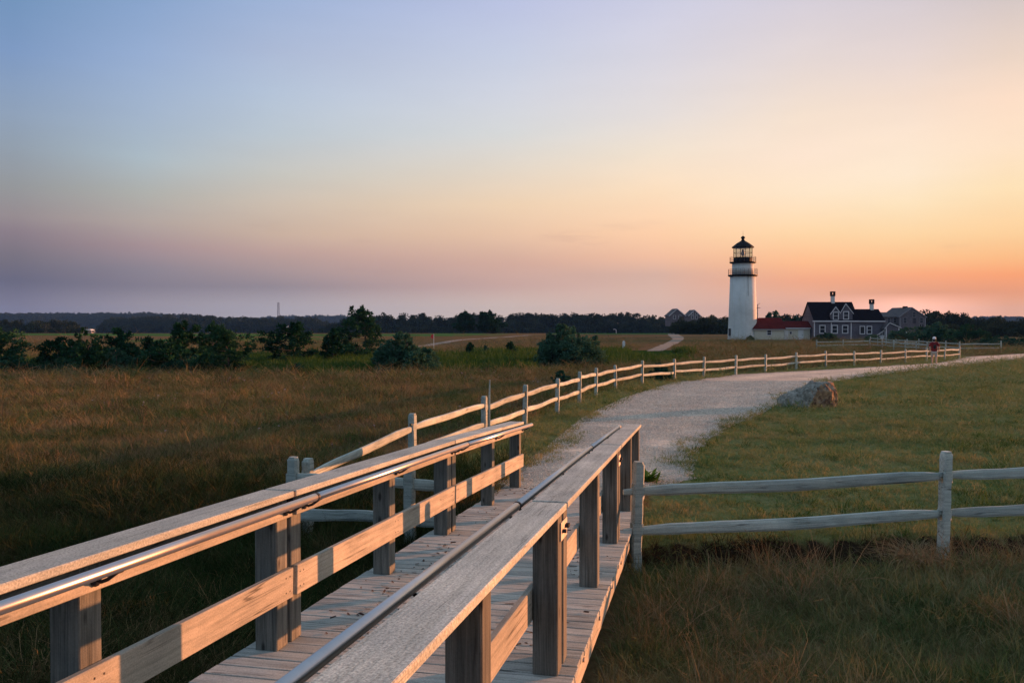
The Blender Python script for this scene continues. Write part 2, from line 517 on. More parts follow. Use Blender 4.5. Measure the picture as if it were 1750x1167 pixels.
M['shingle'] = shingle_wall('shingle', (.135, .13, .15))
M['shingle_far'] = shingle_wall('shingle_far', (.15, .14, .15))
m, nt, b = new_mat('tower_paint')
tcn = N(nt, 'ShaderNodeTexCoord')
st1 = noise(nt, tcn.outputs['Object'], 1.6, 5, .65, (1, 1, .10)); st2 = noise(nt, tcn.outputs['Object'], .5, 4, .6)
cc = mixc(nt, 1.0, ramp(nt, st2, [(.3, (.64, .66, .60)), (.7, (.72, .74, .68))]), ramp(nt, st1, [(.30, (.86, .85, .81)), (.50, (1.0, 1.0, 1.0))]), 'MULTIPLY')
br = N(nt, 'ShaderNodeTexBrick'); br.inputs['Scale'].default_value = 1.0; br.inputs['Brick Width'].default_value = .5; br.inputs['Row Height'].default_value = .22; br.inputs['Mortar Size'].default_value = .012
br.inputs['Color1'].default_value = (1, 1, 1, 1); br.inputs['Color2'].default_value = (.93, .93, .93, 1); br.inputs['Mortar'].default_value = (.8, .8, .8, 1)
mpb = N(nt, 'ShaderNodeMapping'); mpb.inputs['Rotation'].default_value = (R(90), 0, 0)
nt.links.new(tcn.outputs['Object'], mpb.inputs[0]); nt.links.new(mpb.outputs[0], br.inputs['Vector'])
cc = mixc(nt, 1.0, cc, br.outputs['Color'], 'MULTIPLY')
nt.links.new(cc, b.inputs['Base Color']); b.inputs['Roughness'].default_value = .75; b.inputs['Specular IOR Level'].default_value = .2
M['tower_white'] = m
m, nt, b = new_mat('pane_glass')
b.inputs['Base Color'].default_value = (.02, .028, .035, 1); b.inputs['Roughness'].default_value = 0.08
M['pane'] = m
m, nt, b = new_mat('lantern_glass')
nt.nodes.remove(b)
tb = N(nt, 'ShaderNodeBsdfTransparent'); tb.inputs[0].default_value = (.9, .93, .92, 1)
gb = N(nt, 'ShaderNodeBsdfGlossy'); gb.inputs['Roughness'].default_value = 0.03
mx = N(nt, 'ShaderNodeMixShader'); mx.inputs[0].default_value = 0.09
nt.links.new(tb.outputs[0], mx.inputs[1]); nt.links.new(gb.outputs[0], mx.inputs[2])
nt.links.new(mx.outputs[0], nt.nodes['Material Output'].inputs['Surface'])
M['lantern_glass'] = m

M['meadow'] = plant('meadow_grass', [(0.22, (.018, .055, .011)), (0.38, (.066, .108, .033)), (0.5, (.165, .150, .060)), (0.60, (.26, .168, .080)), (0.78, (.36, .25, .14))], 0.42, .15, None, .22)
M['dark_grass'] = plant('long_grass', [(0.22, (.022, .066, .016)), (0.40, (.075, .122, .042)), (0.54, (.155, .165, .070)), (0.8, (.32, .27, .15))], 0.9, .15, None, .25)
M['straw'] = plant('straw_grass', [(0.2, (.13, .10, .055)), (0.5, (.21, .165, .09)), (0.85, (.32, .25, .15))], 0.6, .15)
M['lawn'] = plant('lawn_grass', [(0.22, (.050, .118, .032)), (0.38, (.125, .185, .062)), (0.55, (.225, .235, .095)), (0.8, (.40, .31, .16))], 0.5, .2, None, .25)
M['green'] = plant('green_grass', [(0.2, (.020, .060, .012)), (0.5, (.046, .098, .022)), (0.8, (.098, .135, .042))], 0.3)
M['pine'] = plant('pine_needles', [(0.2, (.008, .036, .018)), (0.5, (.020, .066, .032)), (0.8, (.045, .105, .05))], 1.4, 0.15)
M['bush'] = plant('bush_leaves', [(0.2, (.012, .050, .030)), (0.5, (.030, .090, .056)), (0.8, (.065, .140, .085))], 1.4, 0.2)
M['weed'] = plant('weed_leaves', [(0.2, (.03, .08, .01)), (0.5, (.06, .14, .02)), (0.8, (.10, .17, .04))], 2.0, 0.3)
M['far_wood'] = plant('far_leaves', [(0.2, (.016, .028, .016)), (0.5, (.028, .044, .026)), (0.8, (.045, .06, .034))], 0.03, 0.1)
M['bark'] = plain('bark', (.11, .09, .075), 0.95, 0, 0.4, 6)

# ------------------------------------------------------------------ terrain
YB = [-2000, 6, 8.5, 12, 25, 45, 70, 100, 172, 250, 285, 340, 500, 9000]
ZB = [-.2, -.2, -.17, 0, -.05, -.22, -.45, -.55, -.8, -.75, -.9, -3, -8, -8]
J = [np.array(v) for v in ((-.612 - 3.67 * math.sin(.217), 5.236 - 3.67 * math.cos(.217), .4178 + 3.67 * .041),
                           (-.6124, 5.2363, .4178), (.1479, 8.8254, .2503), (.9039, 12.6272, .0151))]
PL = np.array([(12.3, -.45), (13.2, -.25), (14.5, .15), (16.5, .6), (22.4, 1.87), (29, 3.8), (37, 6.8), (44.6, 11.2), (49.4, 17.3), (61, 29.7), (75, 39), (83.6, 48.8), (95, 65), (110, 90)])
PR = np.array([(12.3, 2.15), (14.2, 2.9), (17.4, 3.7), (19.8, 4.7), (23.9, 6.8), (28.4, 8.8), (39, 14.2), (43.8, 18.3), (52.6, 25.4), (63, 34.7), (71, 41.5), (78, 52), (86, 68), (98, 95)])


def xl(y): return np.interp(y, PL[:, 0], PL[:, 1])
def xr(y): return np.interp(y, PR[:, 0], PR[:, 1])
def on_path(x, y): return (y > 12.3) & (x > xl(y)) & (x < xr(y)) & (y < 110)
def bridge_x(y): return np.interp(y, [J[0][1], J[1][1], J[2][1], J[3][1]], [J[0][0], J[1][0], J[2][0], J[3][0]])
def bank_y(x): return 9.42 + .1 * (x - 1.3) + .05 * np.sin(x * 3.1) + .03 * np.sin(x * 7.7)


def hash_noise(x, y, f, seed=0):
    x = x * f; y = y * f
    xi = np.floor(x); yi = np.floor(y); xf = x - xi; yf = y - yi
    def h(a, b):
        v = np.sin(a * 127.1 + b * 311.7 + seed * 74.7) * 43758.5453
        return v - np.floor(v)
    u = xf * xf * (3 - 2 * xf); w = yf * yf * (3 - 2 * yf)
    return (h(xi, yi) * (1 - u) + h(xi + 1, yi) * u) * (1 - w) + (h(xi, yi + 1) * (1 - u) + h(xi + 1, yi + 1) * u) * w


def zt(x, y):
    x = np.asarray(x, float); y = np.asarray(y, float)
    z = np.interp(y, YB, ZB)
    right = np.clip((x - bridge_x(y) - .9) / .3, 0, 1)
    by = bank_y(x)
    lo = -.19 - .02 * hash_noise(x, y, .8, 3) - .09 * np.exp(-((y - by + .25) / .5) ** 2)
    hi = np.where(y < 12, -.02 + 0 * y, z)
    k = np.clip((y - by + .06) / .14, 0, 1); k = k * k * (3 - 2 * k)
    zr = lo * (1 - k) + hi * k
    near = right * np.clip((13 - y) / 1.0, 0, 1)
    z = z * (1 - near) + zr * near
    toned_down = np.clip(y / 30, .12, 1) * np.clip((300 - y) / 100, 0, 1)
    z = z + toned_down * ((.12 * (hash_noise(x, y, .11, 1) - .5)) + .03 * (hash_noise(x, y, .45, 2) - .5)) * np.where(x > xl(y) - 1, .22, 1)
    return z


def zone(x, y):
    """lawn, green, golf green, sand (0..1)"""
    e = 1.2 * (hash_noise(x, y, .35, 5) - .5)
    lawn = (((x > xr(y) + .2 * e) | (y < 12.2)) & (y > bank_y(x) + .05) & (x > bridge_x(np.minimum(y, 12.6)) + 1.1) & (y < 78)).astype(float)
    verge = ((x < xl(y)) & (x > xl(y) - (1.0 + y * .028)) & (y > 12.3) & (y < 76)).astype(float) * .8
    lawn = np.maximum(lawn, verge)
    g = green_band(x, y)
    golf = ((abs(y - 242 - 10 * np.sin(x * .03)) < 21) & (x < -8 + 20 * e)) | ((abs(y - 172 - .6 * (x + 48)) < 19) & (x > -70) & (x < -34)) | ((y > 250) & (y < 284) & (x > 12) & (x < 52) | (y > 262) & (y < 290) & (x > -24) & (x < -8))
    sand = ((x > bridge_x(np.minimum(y, 12.6)) + 1.0) & (abs(y - bank_y(x) + .04) < .17) & (x < 30)).astype(float)  # strip along the bank face, coloured darker
    return np.stack([lawn, g.astype(float), golf.astype(float), sand], -1)


def green_band(x, y):
    n = 5 * (hash_noise(x, y, .12, 7) - .5)
    a = (y > 44 + n) & (y < 76 + n) & (x > -.40 * y) & (x < -.045 * y)
    b = (y > 48 + n * .6 + np.clip(x, 0, 20) * .9) & (y < 92 + n) & (x >= -.045 * y) & (x < .205 * y)
    c = (y > 43 + n) & (y < 60 + n) & (x <= -.40 * y) & (x > -.66 * y)
    return a | b | c


# ------------------------------------------------------------------ ground sheet
def build_ground():
    rad = np.concatenate([[0], np.geomspace(1.2, 14, 190), np.geomspace(14.2, 110, 170), np.geomspace(112, 400, 60), np.geomspace(420, 3200, 26)])
    az = np.concatenate([np.linspace(-180, -42, 36)[:-1], np.linspace(-42, 42, 211), np.linspace(42, 180, 36)[1:-1]])
    az = R(1) * az
    A, Rr = np.meshgrid(az, rad[1:])
    X = Rr * np.sin(A); Y = Rr * np.cos(A)
    Z = zt(X, Y)
    V = np.concatenate([[[0, 0, float(zt(0., 0.))]], np.stack([X, Y, Z], -1).reshape(-1, 3)])
    na, nr = len(az), len(rad) - 1
    i, j = np.meshgrid(np.arange(nr - 1), np.arange(na), indexing='ij')
    j2 = (j + 1) % na
    q = np.stack([1 + i * na + j, 1 + (i + 1) * na + j, 1 + (i + 1) * na + j2, 1 + i * na + j2], -1).reshape(-1, 4)[:, ::-1]
    jj = np.arange(na)
    t = np.stack([np.zeros(na, int), 1 + jj, 1 + (jj + 1) % na], -1)[:, ::-1]
    m, nt, b = new_mat('ground_soil_grass')
    geo = N(nt, 'ShaderNodeNewGeometry'); pos = geo.outputs['Position']
    at = N(nt, 'ShaderNodeAttribute', attribute_name='zone')
    sp = N(nt, 'ShaderNodeSeparateColor'); nt.links.new(at.outputs['Color'], sp.inputs[0])
    n1 = noise(nt, pos, .22, 5, .6); n2 = noise(nt, pos, 1.8, 5, .65); n3 = noise(nt, pos, 14, 4, .7)
    nf = noise(nt, pos, .03, 5, .6, (1, .35, 1))
    mead = ramp(nt, n2, [(.3, (.030, .044, .014)), (.5, (.075, .066, .026)), (.7, (.13, .088, .040))])
    mead = mixc(nt, .55, mead, ramp(nt, nf, [(.3, (.12, .105, .045)), (.5, (.22, .135, .07)), (.7, (.29, .16, .09))]), 'MIX')
    lawn = ramp(nt, n2, [(.3, (.075, .13, .045)), (.5, (.15, .185, .073)), (.72, (.25, .222, .10))])
    grn = ramp(nt, n2, [(.3, (.018, .045, .01)), (.7, (.04, .075, .018))])
    golf = ramp(nt, n1, [(.3, (.05, .12, .03)), (.7, (.075, .16, .045))])
    c = mixc(nt, sp.outputs[0], mead, lawn)
    c = mixc(nt, sp.outputs[1], c, grn)
    c = mixc(nt, sp.outputs[2], c, golf)
    c = mixc(nt, at.outputs['Alpha'], c, (.034, .026, .017))
    c = mixc(nt, .6, c, ramp(nt, n3, [(.3, .55), (.7, 1.3)]), 'MULTIPLY')
    nt.links.new(c, b.inputs['Base Color']); b.inputs['Roughness'].default_value = 1.0
    b.inputs['Specular IOR Level'].default_value = 0.0
    bump(nt, b, n3, .8, .05)
    me = np_mesh('ground', V, [q, t], m, True)
    zc = zone(V[:, 0], V[:, 1]).astype(np.float32)
    at = me.attributes.new('zone', 'FLOAT_COLOR', 'POINT')
    at.data.foreach_set('color', zc.ravel())
    return tag(link('ground', me), kind='structure')


build_ground()


def ragged(P, amp, n, seed, side):
    """resample an edge (y,x) with uneven grass nibbling"""
    s = np.linspace(0, 1, n) ** 1.6
    cum = np.concatenate([[0], np.cumsum(np.hypot(np.diff(P[:, 0]), np.diff(P[:, 1])))])
    y = np.interp(s * cum[-1], cum, P[:, 0]); x = np.interp(s * cum[-1], cum, P[:, 1])
    x = x + side * amp * ((hash_noise(x, y, 1.1, seed) - .5) + .6 * (hash_noise(x, y, 3.7, seed + 1) - .5))
    return x, y


def build_path():
    n, k = 520, 15
    ax, ay = ragged(PL, .5, n, 21, 1); bx, by = ragged(PR, .5, n, 31, 1)
    t = np.linspace(0, 1, k)[None]
    X = ax[:, None] * (1 - t) + bx[:, None] * t; Y = ay[:, None] * (1 - t) + by[:, None] * t
    Z = zt(X, Y) + .012 + .02 * np.sin(t * math.pi) + .012 * (hash_noise(X, Y, 1.7, 4) - .5)
    Z[:, 0] -= .012; Z[:, -1] -= .012
    V = np.stack([X, Y, Z], -1).reshape(-1, 3)
    i, j = np.meshgrid(np.arange(n - 1), np.arange(k - 1), indexing='ij')
    q = np.stack([i * k + j, i * k + j + 1, (i + 1) * k + j + 1, (i + 1) * k + j], -1).reshape(-1, 4)
    m, nt, b = new_mat('gravel')
    geo = N(nt, 'ShaderNodeNewGeometry'); pos = geo.outputs['Position']
    vo = N(nt, 'ShaderNodeTexVoronoi'); vo.inputs['Scale'].default_value = 38
    nt.links.new(pos, vo.inputs['Vector'])
    n1 = noise(nt, pos, .5, 4, .6); n2 = noise(nt, pos, 6, 5, .7)
    c = ramp(nt, n1, [(.3, (.47, .43, .345)), (.5, (.61, .55, .435)), (.7, (.69, .62, .49))])
    sc = N(nt, 'ShaderNodeSeparateColor'); nt.links.new(vo.outputs['Color'], sc.inputs[0])
    c = mixc(nt, .75, c, ramp(nt, sc.outputs[0], [(0, .7), (.5, 1.0), (1, 1.3)]), 'MULTIPLY')
    c = mixc(nt, .6, c, ramp(nt, n2, [(.3, .6), (.7, 1.25)]), 'MULTIPLY')
    at = N(nt, 'ShaderNodeAttribute', attribute_name='worn')
    c = mixc(nt, 1.0, c, ramp(nt, at.outputs['Fac'], [(0, (.66, .67, .70)), (1, (1.10, 1.06, 1.02))]), 'MULTIPLY')
    nt.links.new(c, b.inputs['Base Color']); b.inputs['Roughness'].default_value = .95
    b.inputs['Specular IOR Level'].default_value = .15
    bump(nt, b, vo.outputs['Distance'], .9, .02)
    M['gravel'] = m
    # two trodden lines, uneven along the way
    tt = np.repeat(t, n, 0)
    worn = np.exp(-((tt - .32 - .08 * (hash_noise(X, Y, .2, 41) - .5)) / .13) ** 2) + np.exp(-((tt - .70 - .08 * (hash_noise(X, Y, .2, 42) - .5)) / .13) ** 2)
    worn = np.clip(worn * (.5 + .8 * hash_noise(X, Y, .5, 43)) + .35 * (hash_noise(X, Y, 1.6, 44) - .3), 0, 1)
    me = np_mesh('path', V, q, m, True)
    wa = me.attributes.new('worn', 'FLOAT', 'POINT'); wa.data.foreach_set('value', worn.astype(np.float32).ravel())
    tag(link('path', me), kind='structure')
    sand_m = plain('track_sand', (.25, .21, .16), .95, 0, .2, .8, .1)
    # sandy footpath to the far houses and the sandy track on the left
    for pts, wid in (([(90, 14.6), (112, 19.5), (130, 23.6), (171, 32.4), (200, 37.6), (228, 42), (262, 48), (290, 55)], [1.7, 1.7, 1.8, 2.2, 3, 3, 3, 3]),
                     ([(106, -12), (122, -11.4), (157, -10), (175, -7), (192, -3), (228, 4.6)], [1.6, 1.8, 2, 2, 2, 2])):
        P = np.array(pts, float); nn = 60
        yy = np.linspace(P[0, 0], P[-1, 0], nn); xx = np.interp(yy, P[:, 0], P[:, 1]); ww = np.interp(yy, P[:, 0], wid) / 2
        ww = ww * (1 + .3 * (hash_noise(xx, yy, .3, 8) - .5))
        X = np.stack([xx - ww, xx, xx + ww], -1); Y = np.repeat(yy[:, None], 3, 1)
        Z = zt(X, Y) + .03
        i, j = np.meshgrid(np.arange(nn - 1), np.arange(2), indexing='ij')
        q = np.stack([i * 3 + j, i * 3 + j + 1, (i + 1) * 3 + j + 1, (i + 1) * 3 + j], -1).reshape(-1, 4)
        tag(link('footpath', np_mesh('footpath', np.stack([X, Y, Z], -1).reshape(-1, 3), q, sand_m, True)), kind='structure')


build_path()


# ------------------------------------------------------------------ scattering (uncountable stuff only)
def scatter(name, meshes, P, rot, scl, pick):
    coll = bpy.data.collections.new(name + '_kinds')
    for mm in meshes:
        coll.objects.link(bpy.data.objects.new(name + '_kind', mm))
    me = bpy.data.meshes.new(name)
    P = np.asarray(P, np.float32)
    me.vertices.add(len(P)); me.vertices.foreach_set('co', P.ravel())
    a = me.attributes.new('rot', 'FLOAT_VECTOR', 'POINT'); a.data.foreach_set('vector', np.asarray(rot, np.float32).ravel())
    a = me.attributes.new('scl', 'FLOAT_VECTOR', 'POINT'); a.data.foreach_set('vector', np.asarray(scl, np.float32).ravel())
    a = me.attributes.new('pick', 'INT', 'POINT'); a.data.foreach_set('value', np.asarray(pick, np.int32))
    o = link(name, me)
    ng = bpy.data.node_groups.new(name + '_scatter', 'GeometryNodeTree')
    ng.interface.new_socket('Geometry', in_out='INPUT', socket_type='NodeSocketGeometry')
    ng.interface.new_socket('Geometry', in_out='OUTPUT', socket_type='NodeSocketGeometry')
    gi = ng.nodes.new('NodeGroupInput'); go = ng.nodes.new('NodeGroupOutput')
    iop = ng.nodes.new('GeometryNodeInstanceOnPoints')
    ci = ng.nodes.new('GeometryNodeCollectionInfo')
    ci.inputs['Collection'].default_value = coll
    ci.inputs['Separate Children'].default_value = True
    ci.inputs['Reset Children'].default_value = True
    iop.inputs['Pick Instance'].default_value = True
    L = ng.links.new
    L(gi.outputs[0], iop.inputs['Points']); L(ci.outputs[0], iop.inputs['Instance'])
    for nm, typ, sock in (('rot', 'FLOAT_VECTOR', 'Rotation'), ('scl', 'FLOAT_VECTOR', 'Scale'), ('pick', 'INT', 'Instance Index')):
        na = ng.nodes.new('GeometryNodeInputNamedAttribute'); na.data_type = typ
        na.inputs['Name'].default_value = nm
        src = na.outputs['Attribute']
        if nm == 'rot':
            e = ng.nodes.new('FunctionNodeEulerToRotation'); L(src, e.inputs[0]); src = e.outputs[0]
        L(src, iop.inputs[sock])
    L(iop.outputs[0], go.inputs[0])
    md = o.modifiers.new('scatter', 'NODES'); md.node_group = ng
    return tag(o, kind='stuff')


def tuft_mesh(name, mat, n, h, spread, width, lean, seed, heads=0.0):
    r = np.random.default_rng(seed)
    V, Q, T = [], [], []
    for k in range(n):
        a = r.uniform(0, 2 * math.pi); rr = spread * math.sqrt(r.uniform(0, 1))
        bx, by = rr * math.cos(a), rr * math.sin(a)
        hh = h * r.uniform(.5, 1.1); ln = lean * r.uniform(.2, 1.3) * hh
        da = a + r.normal(0, .9)
        dx, dy = math.cos(da), math.sin(da)
        fa = r.uniform(0, math.pi)
        wx, wy = math.cos(fa) * width / 2, math.sin(fa) * width / 2
        b = len(V)
        for t, w in ((0, 1), (.45, .85), (.8, .55)):
            o = ln * t ** 2
            V.append((bx + dx * o - wx * w, by + dy * o - wy * w, hh * t)); V.append((bx + dx * o + wx * w, by + dy * o + wy * w, hh * t))
        V.append((bx + dx * ln * 1.15, by + dy * ln * 1.15, hh * (.97 - .12 * lean)))
        Q += [(b, b + 1, b + 3, b + 2), (b + 2, b + 3, b + 5, b + 4)]; T.append((b + 4, b + 5, b + 6))
        if r.uniform() < heads:
            b = len(V); x, y, z = V[-1]; s = width * 1.6
            V += [(x - s, y, z - .02), (x + s, y, z - .02), (x + s * .5 + dx * .02, y + dy * .02, z + h * .13), (x - s * .5 + dx * .02, y + dy * .02, z + h * .13)]
            Q.append((b, b + 1, b + 2, b + 3))
    return np_mesh(name, np.array(V), [np.array(Q), np.array(T)], mat)


def fov_points(d0, d1, dens, az=40, seed=0):
    r = np.random.default_rng(seed)
    area = R(2 * az) / 2 * (d1 * d1 - d0 * d0)
    n = int(area * dens)
    d = np.sqrt(r.uniform(d0 * d0, d1 * d1, n)); a = R(1) * r.uniform(-az, az, n)
    return d * np.sin(a), d * np.cos(a), r


def off_bridge(x, y, m=1.1):
    return ~((abs(x - bridge_x(y)) < m) & (y < 12.8))


def grass(name, mask, shells, meshes, base, seed, tilt=.25, var=.45):
    Ps, Rs, Ss, Ks = [], [], [], []
    for k, (d0, d1, dens, sxy, sz) in enumerate(shells):
        x, y, r = fov_points(d0, d1, dens, 40 if d0 > 14 else 50, seed * 31 + k)
        ok = mask(x, y, r) & off_bridge(x, y)
        x, y = x[ok], y[ok]
        n = len(x)
        Ps.append(np.stack([x, y, zt(x, y) - .01], -1))
        Rs.append(np.stack([r.normal(0, tilt, n), r.normal(0, tilt, n), r.uniform(0, 6.283, n)], -1))
        s = r.uniform(1 - var, 1 + var, n) * (.5 + .6 * hash_noise(x, y, 1.5, 17) + .4 * hash_noise(x, y, .5, 18))
        Ss.append(np.stack([s * sxy, s * sxy, s * sz], -1) * base)
        Ks.append(r.integers(0, len(meshes), n))
    return scatter(name, meshes, np.concatenate(Ps), np.concatenate(Rs), np.concatenate(Ss), np.concatenate(Ks))


def left_side(x, y): return np.where(y < 12.6, x < bridge_x(y), x < xl(y))


FP1 = np.array([(85, 13.2), (112, 19.5), (130, 23.6), (171, 32.4), (200, 37.6), (228, 42), (262, 48), (290, 55)])
FP2 = np.array([(100, -12), (122, -11.4), (157, -10), (175, -7), (192, -3), (228, 4.6)])


def on_footpath(x, y):
    # the trodden strip and the short grass on its near side
    a = (y > 70) & (abs(x - np.interp(y, FP1[:, 0], FP1[:, 1])) < 2.6)
    b = (y > 96) & (abs(x - np.interp(y, FP2[:, 0], FP2[:, 1])) < 6)
    return a | b


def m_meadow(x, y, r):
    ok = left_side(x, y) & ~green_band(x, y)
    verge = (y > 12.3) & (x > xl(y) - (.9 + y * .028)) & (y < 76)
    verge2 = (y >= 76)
    return ok & ~verge & ~on_footpath(x, y) & ~((y < 15.5) & (r.uniform(0, 1, len(x)) < shade_share(x, y)))


M['toned_down'] = plant('shade_tinted_blades', [(0.2, (.010, .030, .008)), (0.45, (.028, .050, .016)), (0.62, (.070, .060, .026)), (0.85, (.14, .10, .05))], 0.6, .1, None, .25)  # dark blade colours imitate the shade beside the footbridge


def shade_share(x, y):
    # share of blades darkened to imitate shade close to the footbridge
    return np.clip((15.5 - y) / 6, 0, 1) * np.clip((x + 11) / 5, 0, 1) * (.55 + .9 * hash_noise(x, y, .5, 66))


tp = [tuft_mesh('shade_tinted_tuft', M['toned_down'], 28, .25, .12, .0042, 1.0, 170 + i) for i in range(5)]
grass('shade_tinted_grass', lambda x, y, r: left_side(x, y) & (y < 15.5) & (r.uniform(0, 1, len(x)) < shade_share(x, y)), [(1.5, 9, 240, 1.1, 1), (9, 18, 170, 1.2, 1)], tp, 1.0, 19)
tm = [tuft_mesh('meadow_tuft', M['meadow'], 30, .165, .13, .0038, 1.1, 100 + i) for i in range(6)]
grass('meadow_grass', m_meadow, [(1.5, 9, 230, 1.1, 1.15), (9, 14, 150, 1.2, 1.1), (14, 20, 130, 1.3, 1.0), (20, 36, 46, 2.0, 1.0), (36, 64, 14, 3.4, 1.0), (64, 110, 2.0, 6.5, .7), (110, 164, .3, 9, .45)], tm, 1.0, 1)

M['heather'] = plant('heather_sprigs', [(0.2, (.05, .045, .03)), (0.5, (.11, .075, .05)), (0.8, (.19, .14, .10))], 1.2, .1)
th_ = [tuft_mesh('heather_tuft', M['heather'], 26, .20, .15, .005, .7, 150 + i) for i in range(4)]
grass('heath_grass', lambda x, y, r: m_meadow(x, y, r) & (hash_noise(x, y, .7, 81) > .58), [(13, 20, 14, 1.2, 1), (20, 60, 5, 2.2, 1)], th_, 1.0, 9, .3)
td = [tuft_mesh('long_tuft', M['dark_grass'], 26, .125, .12, .0038, 1.3, 200 + i) for i in range(6)]
ts = [tuft_mesh('straw_tuft', M['straw'], 16, .26, .10, .0032, 1.4, 220 + i) for i in range(4)]


def m_fore(x, y, r):
    return (x > bridge_x(y)) & (y < bank_y(x) - .12 - .25 * hash_noise(x, y, 1.3, 60) * (x > bridge_x(y) + 1.4)) & (x < 14)


grass('long_grass', m_fore, [(1.5, 9.6, 260, 1, 1), (9.6, 14, 160, 1.2, 1)], td, 1.0, 2, .4)
grass('straw_grass', lambda x, y, r: m_fore(x, y, r) & (hash_noise(x, y, 1.1, 40) > .60), [(1.5, 14, 80, 1.1, 1)], ts, .95, 3, .45)
M['bank'] = plant('bank_grass_blades', [(0.2, (.012, .012, .006)), (0.5, (.030, .024, .012)), (0.8, (.10, .065, .03))], 1.5, .1)
tb = [tuft_mesh('bank_tuft', M['bank'], 22, .17, .07, .004, 1.5, 240 + i) for i in range(4)]
grass('bank_grass', lambda x, y, r: (x > bridge_x(y) + 1.1) & (abs(y - bank_y(x) + .03) < .09) & (x < 9), [(6, 14, 210, 1, 1)], tb, .85, 4, .7)

tl = [tuft_mesh('lawn_tuft', M['lawn'], 26, .048, .11, .005, 1.1, 300 + i) for i in range(6)]


def m_lawn(x, y, r):
    e = hash_noise(x, y, 3.1, 12) * .3
    right = ((x > xr(y) - .12 + e - .1) | (y < 12.2)) & (y > bank_y(x) + .06) & (x > bridge_x(np.minimum(y, 12.6)) + 1.05)
    verge = (x < xl(y) + .15 - e) & (x > xl(y) - (1.1 + y * .03)) & (y > 12.3)
    return (right | verge) & (y < 100)


grass('lawn_grass', m_lawn, [(8, 14, 160, 1, 1), (14, 24, 90, 1.4, 1), (24, 42, 28, 2.5, 1.0), (42, 80, 8, 4.6, 1.0), (80, 110, 2, 8, 1.0)], tl, 1.0, 5, .35)
grass('clumps_grass', lambda x, y, r: m_lawn(x, y, r) & (hash_noise(x, y, .9, 55) > .70) & (r.uniform(0, 1, len(x)) < .7), [(8, 45, 24, 1.3, .55)], [tuft_mesh('clump_tuft', M['green'], 20, .2, .09, .007, .8, 330 + i) for i in range(3)], .8, 6, .4)

# grass that creeps in over the edges of the gravel
def m_edge(x, y, r):
    d = np.minimum(np.abs(x - xl(y)), np.abs(x - xr(y))) * np.clip(1.2 - y / 120, .5, 1)
    return on_path(x, y) & (d < 1.1 * np.clip(hash_noise(x, y, .8, 93) - .35, 0, 1) + .06) & (r.uniform(0, 1, len(x)) < .75)


grass('edge_grass', m_edge, [(12, 24, 110, 1.1, 1.2), (24, 45, 36, 2.0, 1.1), (45, 80, 8, 3.5, 1.1)], tl, 1.0, 23, .4)
tg = [tuft_mesh('green_tuft', M['green'], 18, .42, .16, .016, .3, 400 + i) for i in range(5)]
grass('green_grass', lambda x, y, r: green_band(x, y) & (x < xl(y) - 1.8) & ~on_footpath(x, y) & ~((abs(x + 5.8) < 1.9) & (y < 47.6)) & ~((abs(x - 3.7) < 2.5) & (y < 57)) & ~((x < -12.5) & (x > -31) & (y < 51)), [(40, 66, 8, 1.8, 1.0), (66, 100, 4, 2.6, 1.1)], tg, 1.0, 7, .15)


# small pale flower heads among the meadow grass
def flowers():
    V, Q = [], []
    r = np.random.default_rng(8)
    for k in range(5):
        a = 6.283 * k / 5; b = len(V)
        V += [(0, 0, .34), (.014 * math.cos(a - .5), .014 * math.sin(a - .5), .352), (.02 * math.cos(a), .02 * math.sin(a), .35), (.014 * math.cos(a + .5), .014 * math.sin(a + .5), .352)]
        Q.append((b, b + 1, b + 2, b + 3))
    b = len(V); V += [(-.002, 0, 0), (.002, 0, 0), (.002, 0, .34), (-.002, 0, .34)]; Q.append((b, b + 1, b + 2, b + 3))
    mm = plain('flower_pink', (.34, .26, .28), .9, 0, .2, 20)
    me = np_mesh('flower', np.array(V), np.array(Q), mm)
    x, y, r = fov_points(15, 46, .8, 36, 91)
    ok = m_meadow(x, y, r) & (hash_noise(x, y, .22, 71) > .6) & off_bridge(x, y)
    x, y = x[ok], y[ok]; n = len(x); s = r.uniform(.8, 1.5, n) * np.clip(y / 18, .8, 1.9)
    scatter('wildflowers', [me], np.stack([x, y, zt(x, y)], -1), np.stack([r.normal(0, .3, n), r.normal(0, .3, n), r.uniform(0, 6, n)], -1), np.stack([s, s, 0 * s + .62], -1), np.zeros(n, int))


flowers()


# gravel stones lying on the path
def gravel():
    r = np.random.default_rng(5)
    meshes = []
    for k in range(4):
        bm = bmesh.new(); bmesh.ops.create_icosphere(bm, subdivisions=1, radius=1)
        for v in bm.verts: v.co = Vector((v.co.x * 1.2, v.co.y, v.co.z * .65)) * (1 + r.uniform(-.22, .22))
        me = bpy.data.meshes.new('stone'); bm.to_mesh(me); bm.free()
        g, nt, b = new_mat('stone_%d' % k)
        oi = N(nt, 'ShaderNodeObjectInfo')
        nt.links.new(ramp(nt, oi.outputs['Random'], [(0, (.34, .31, .25)), (.5, (.57, .51, .41)), (1, (.74, .66, .53))]), b.inputs['Base Color'])
        b.inputs['Roughness'].default_value = .9
        me.materials.append(g); meshes.append(me)
    n = 90000
    d = 12.4 + 26 * r.uniform(0, 1, n) ** 1.25; t = r.uniform(-.02, 1.02, n)
    x = xl(d) * (1 - t) + xr(d) * t
    z = zt(x, d) + .016 + .02 * np.sin(np.clip(t, 0, 1) * math.pi)
    s = r.uniform(.004, .011, n) * np.where(r.uniform(0, 1, n) < .03, 1.9, 1) * np.clip(d / 18, .8, 1.6)
    scatter('gravel', meshes, np.stack([x, d, z], -1), np.stack([r.normal(0, .2, n), r.normal(0, .2, n), r.uniform(0, 6.28, n)], -1), np.repeat(s[:, None], 3, 1), r.integers(0, 4, n))


gravel()


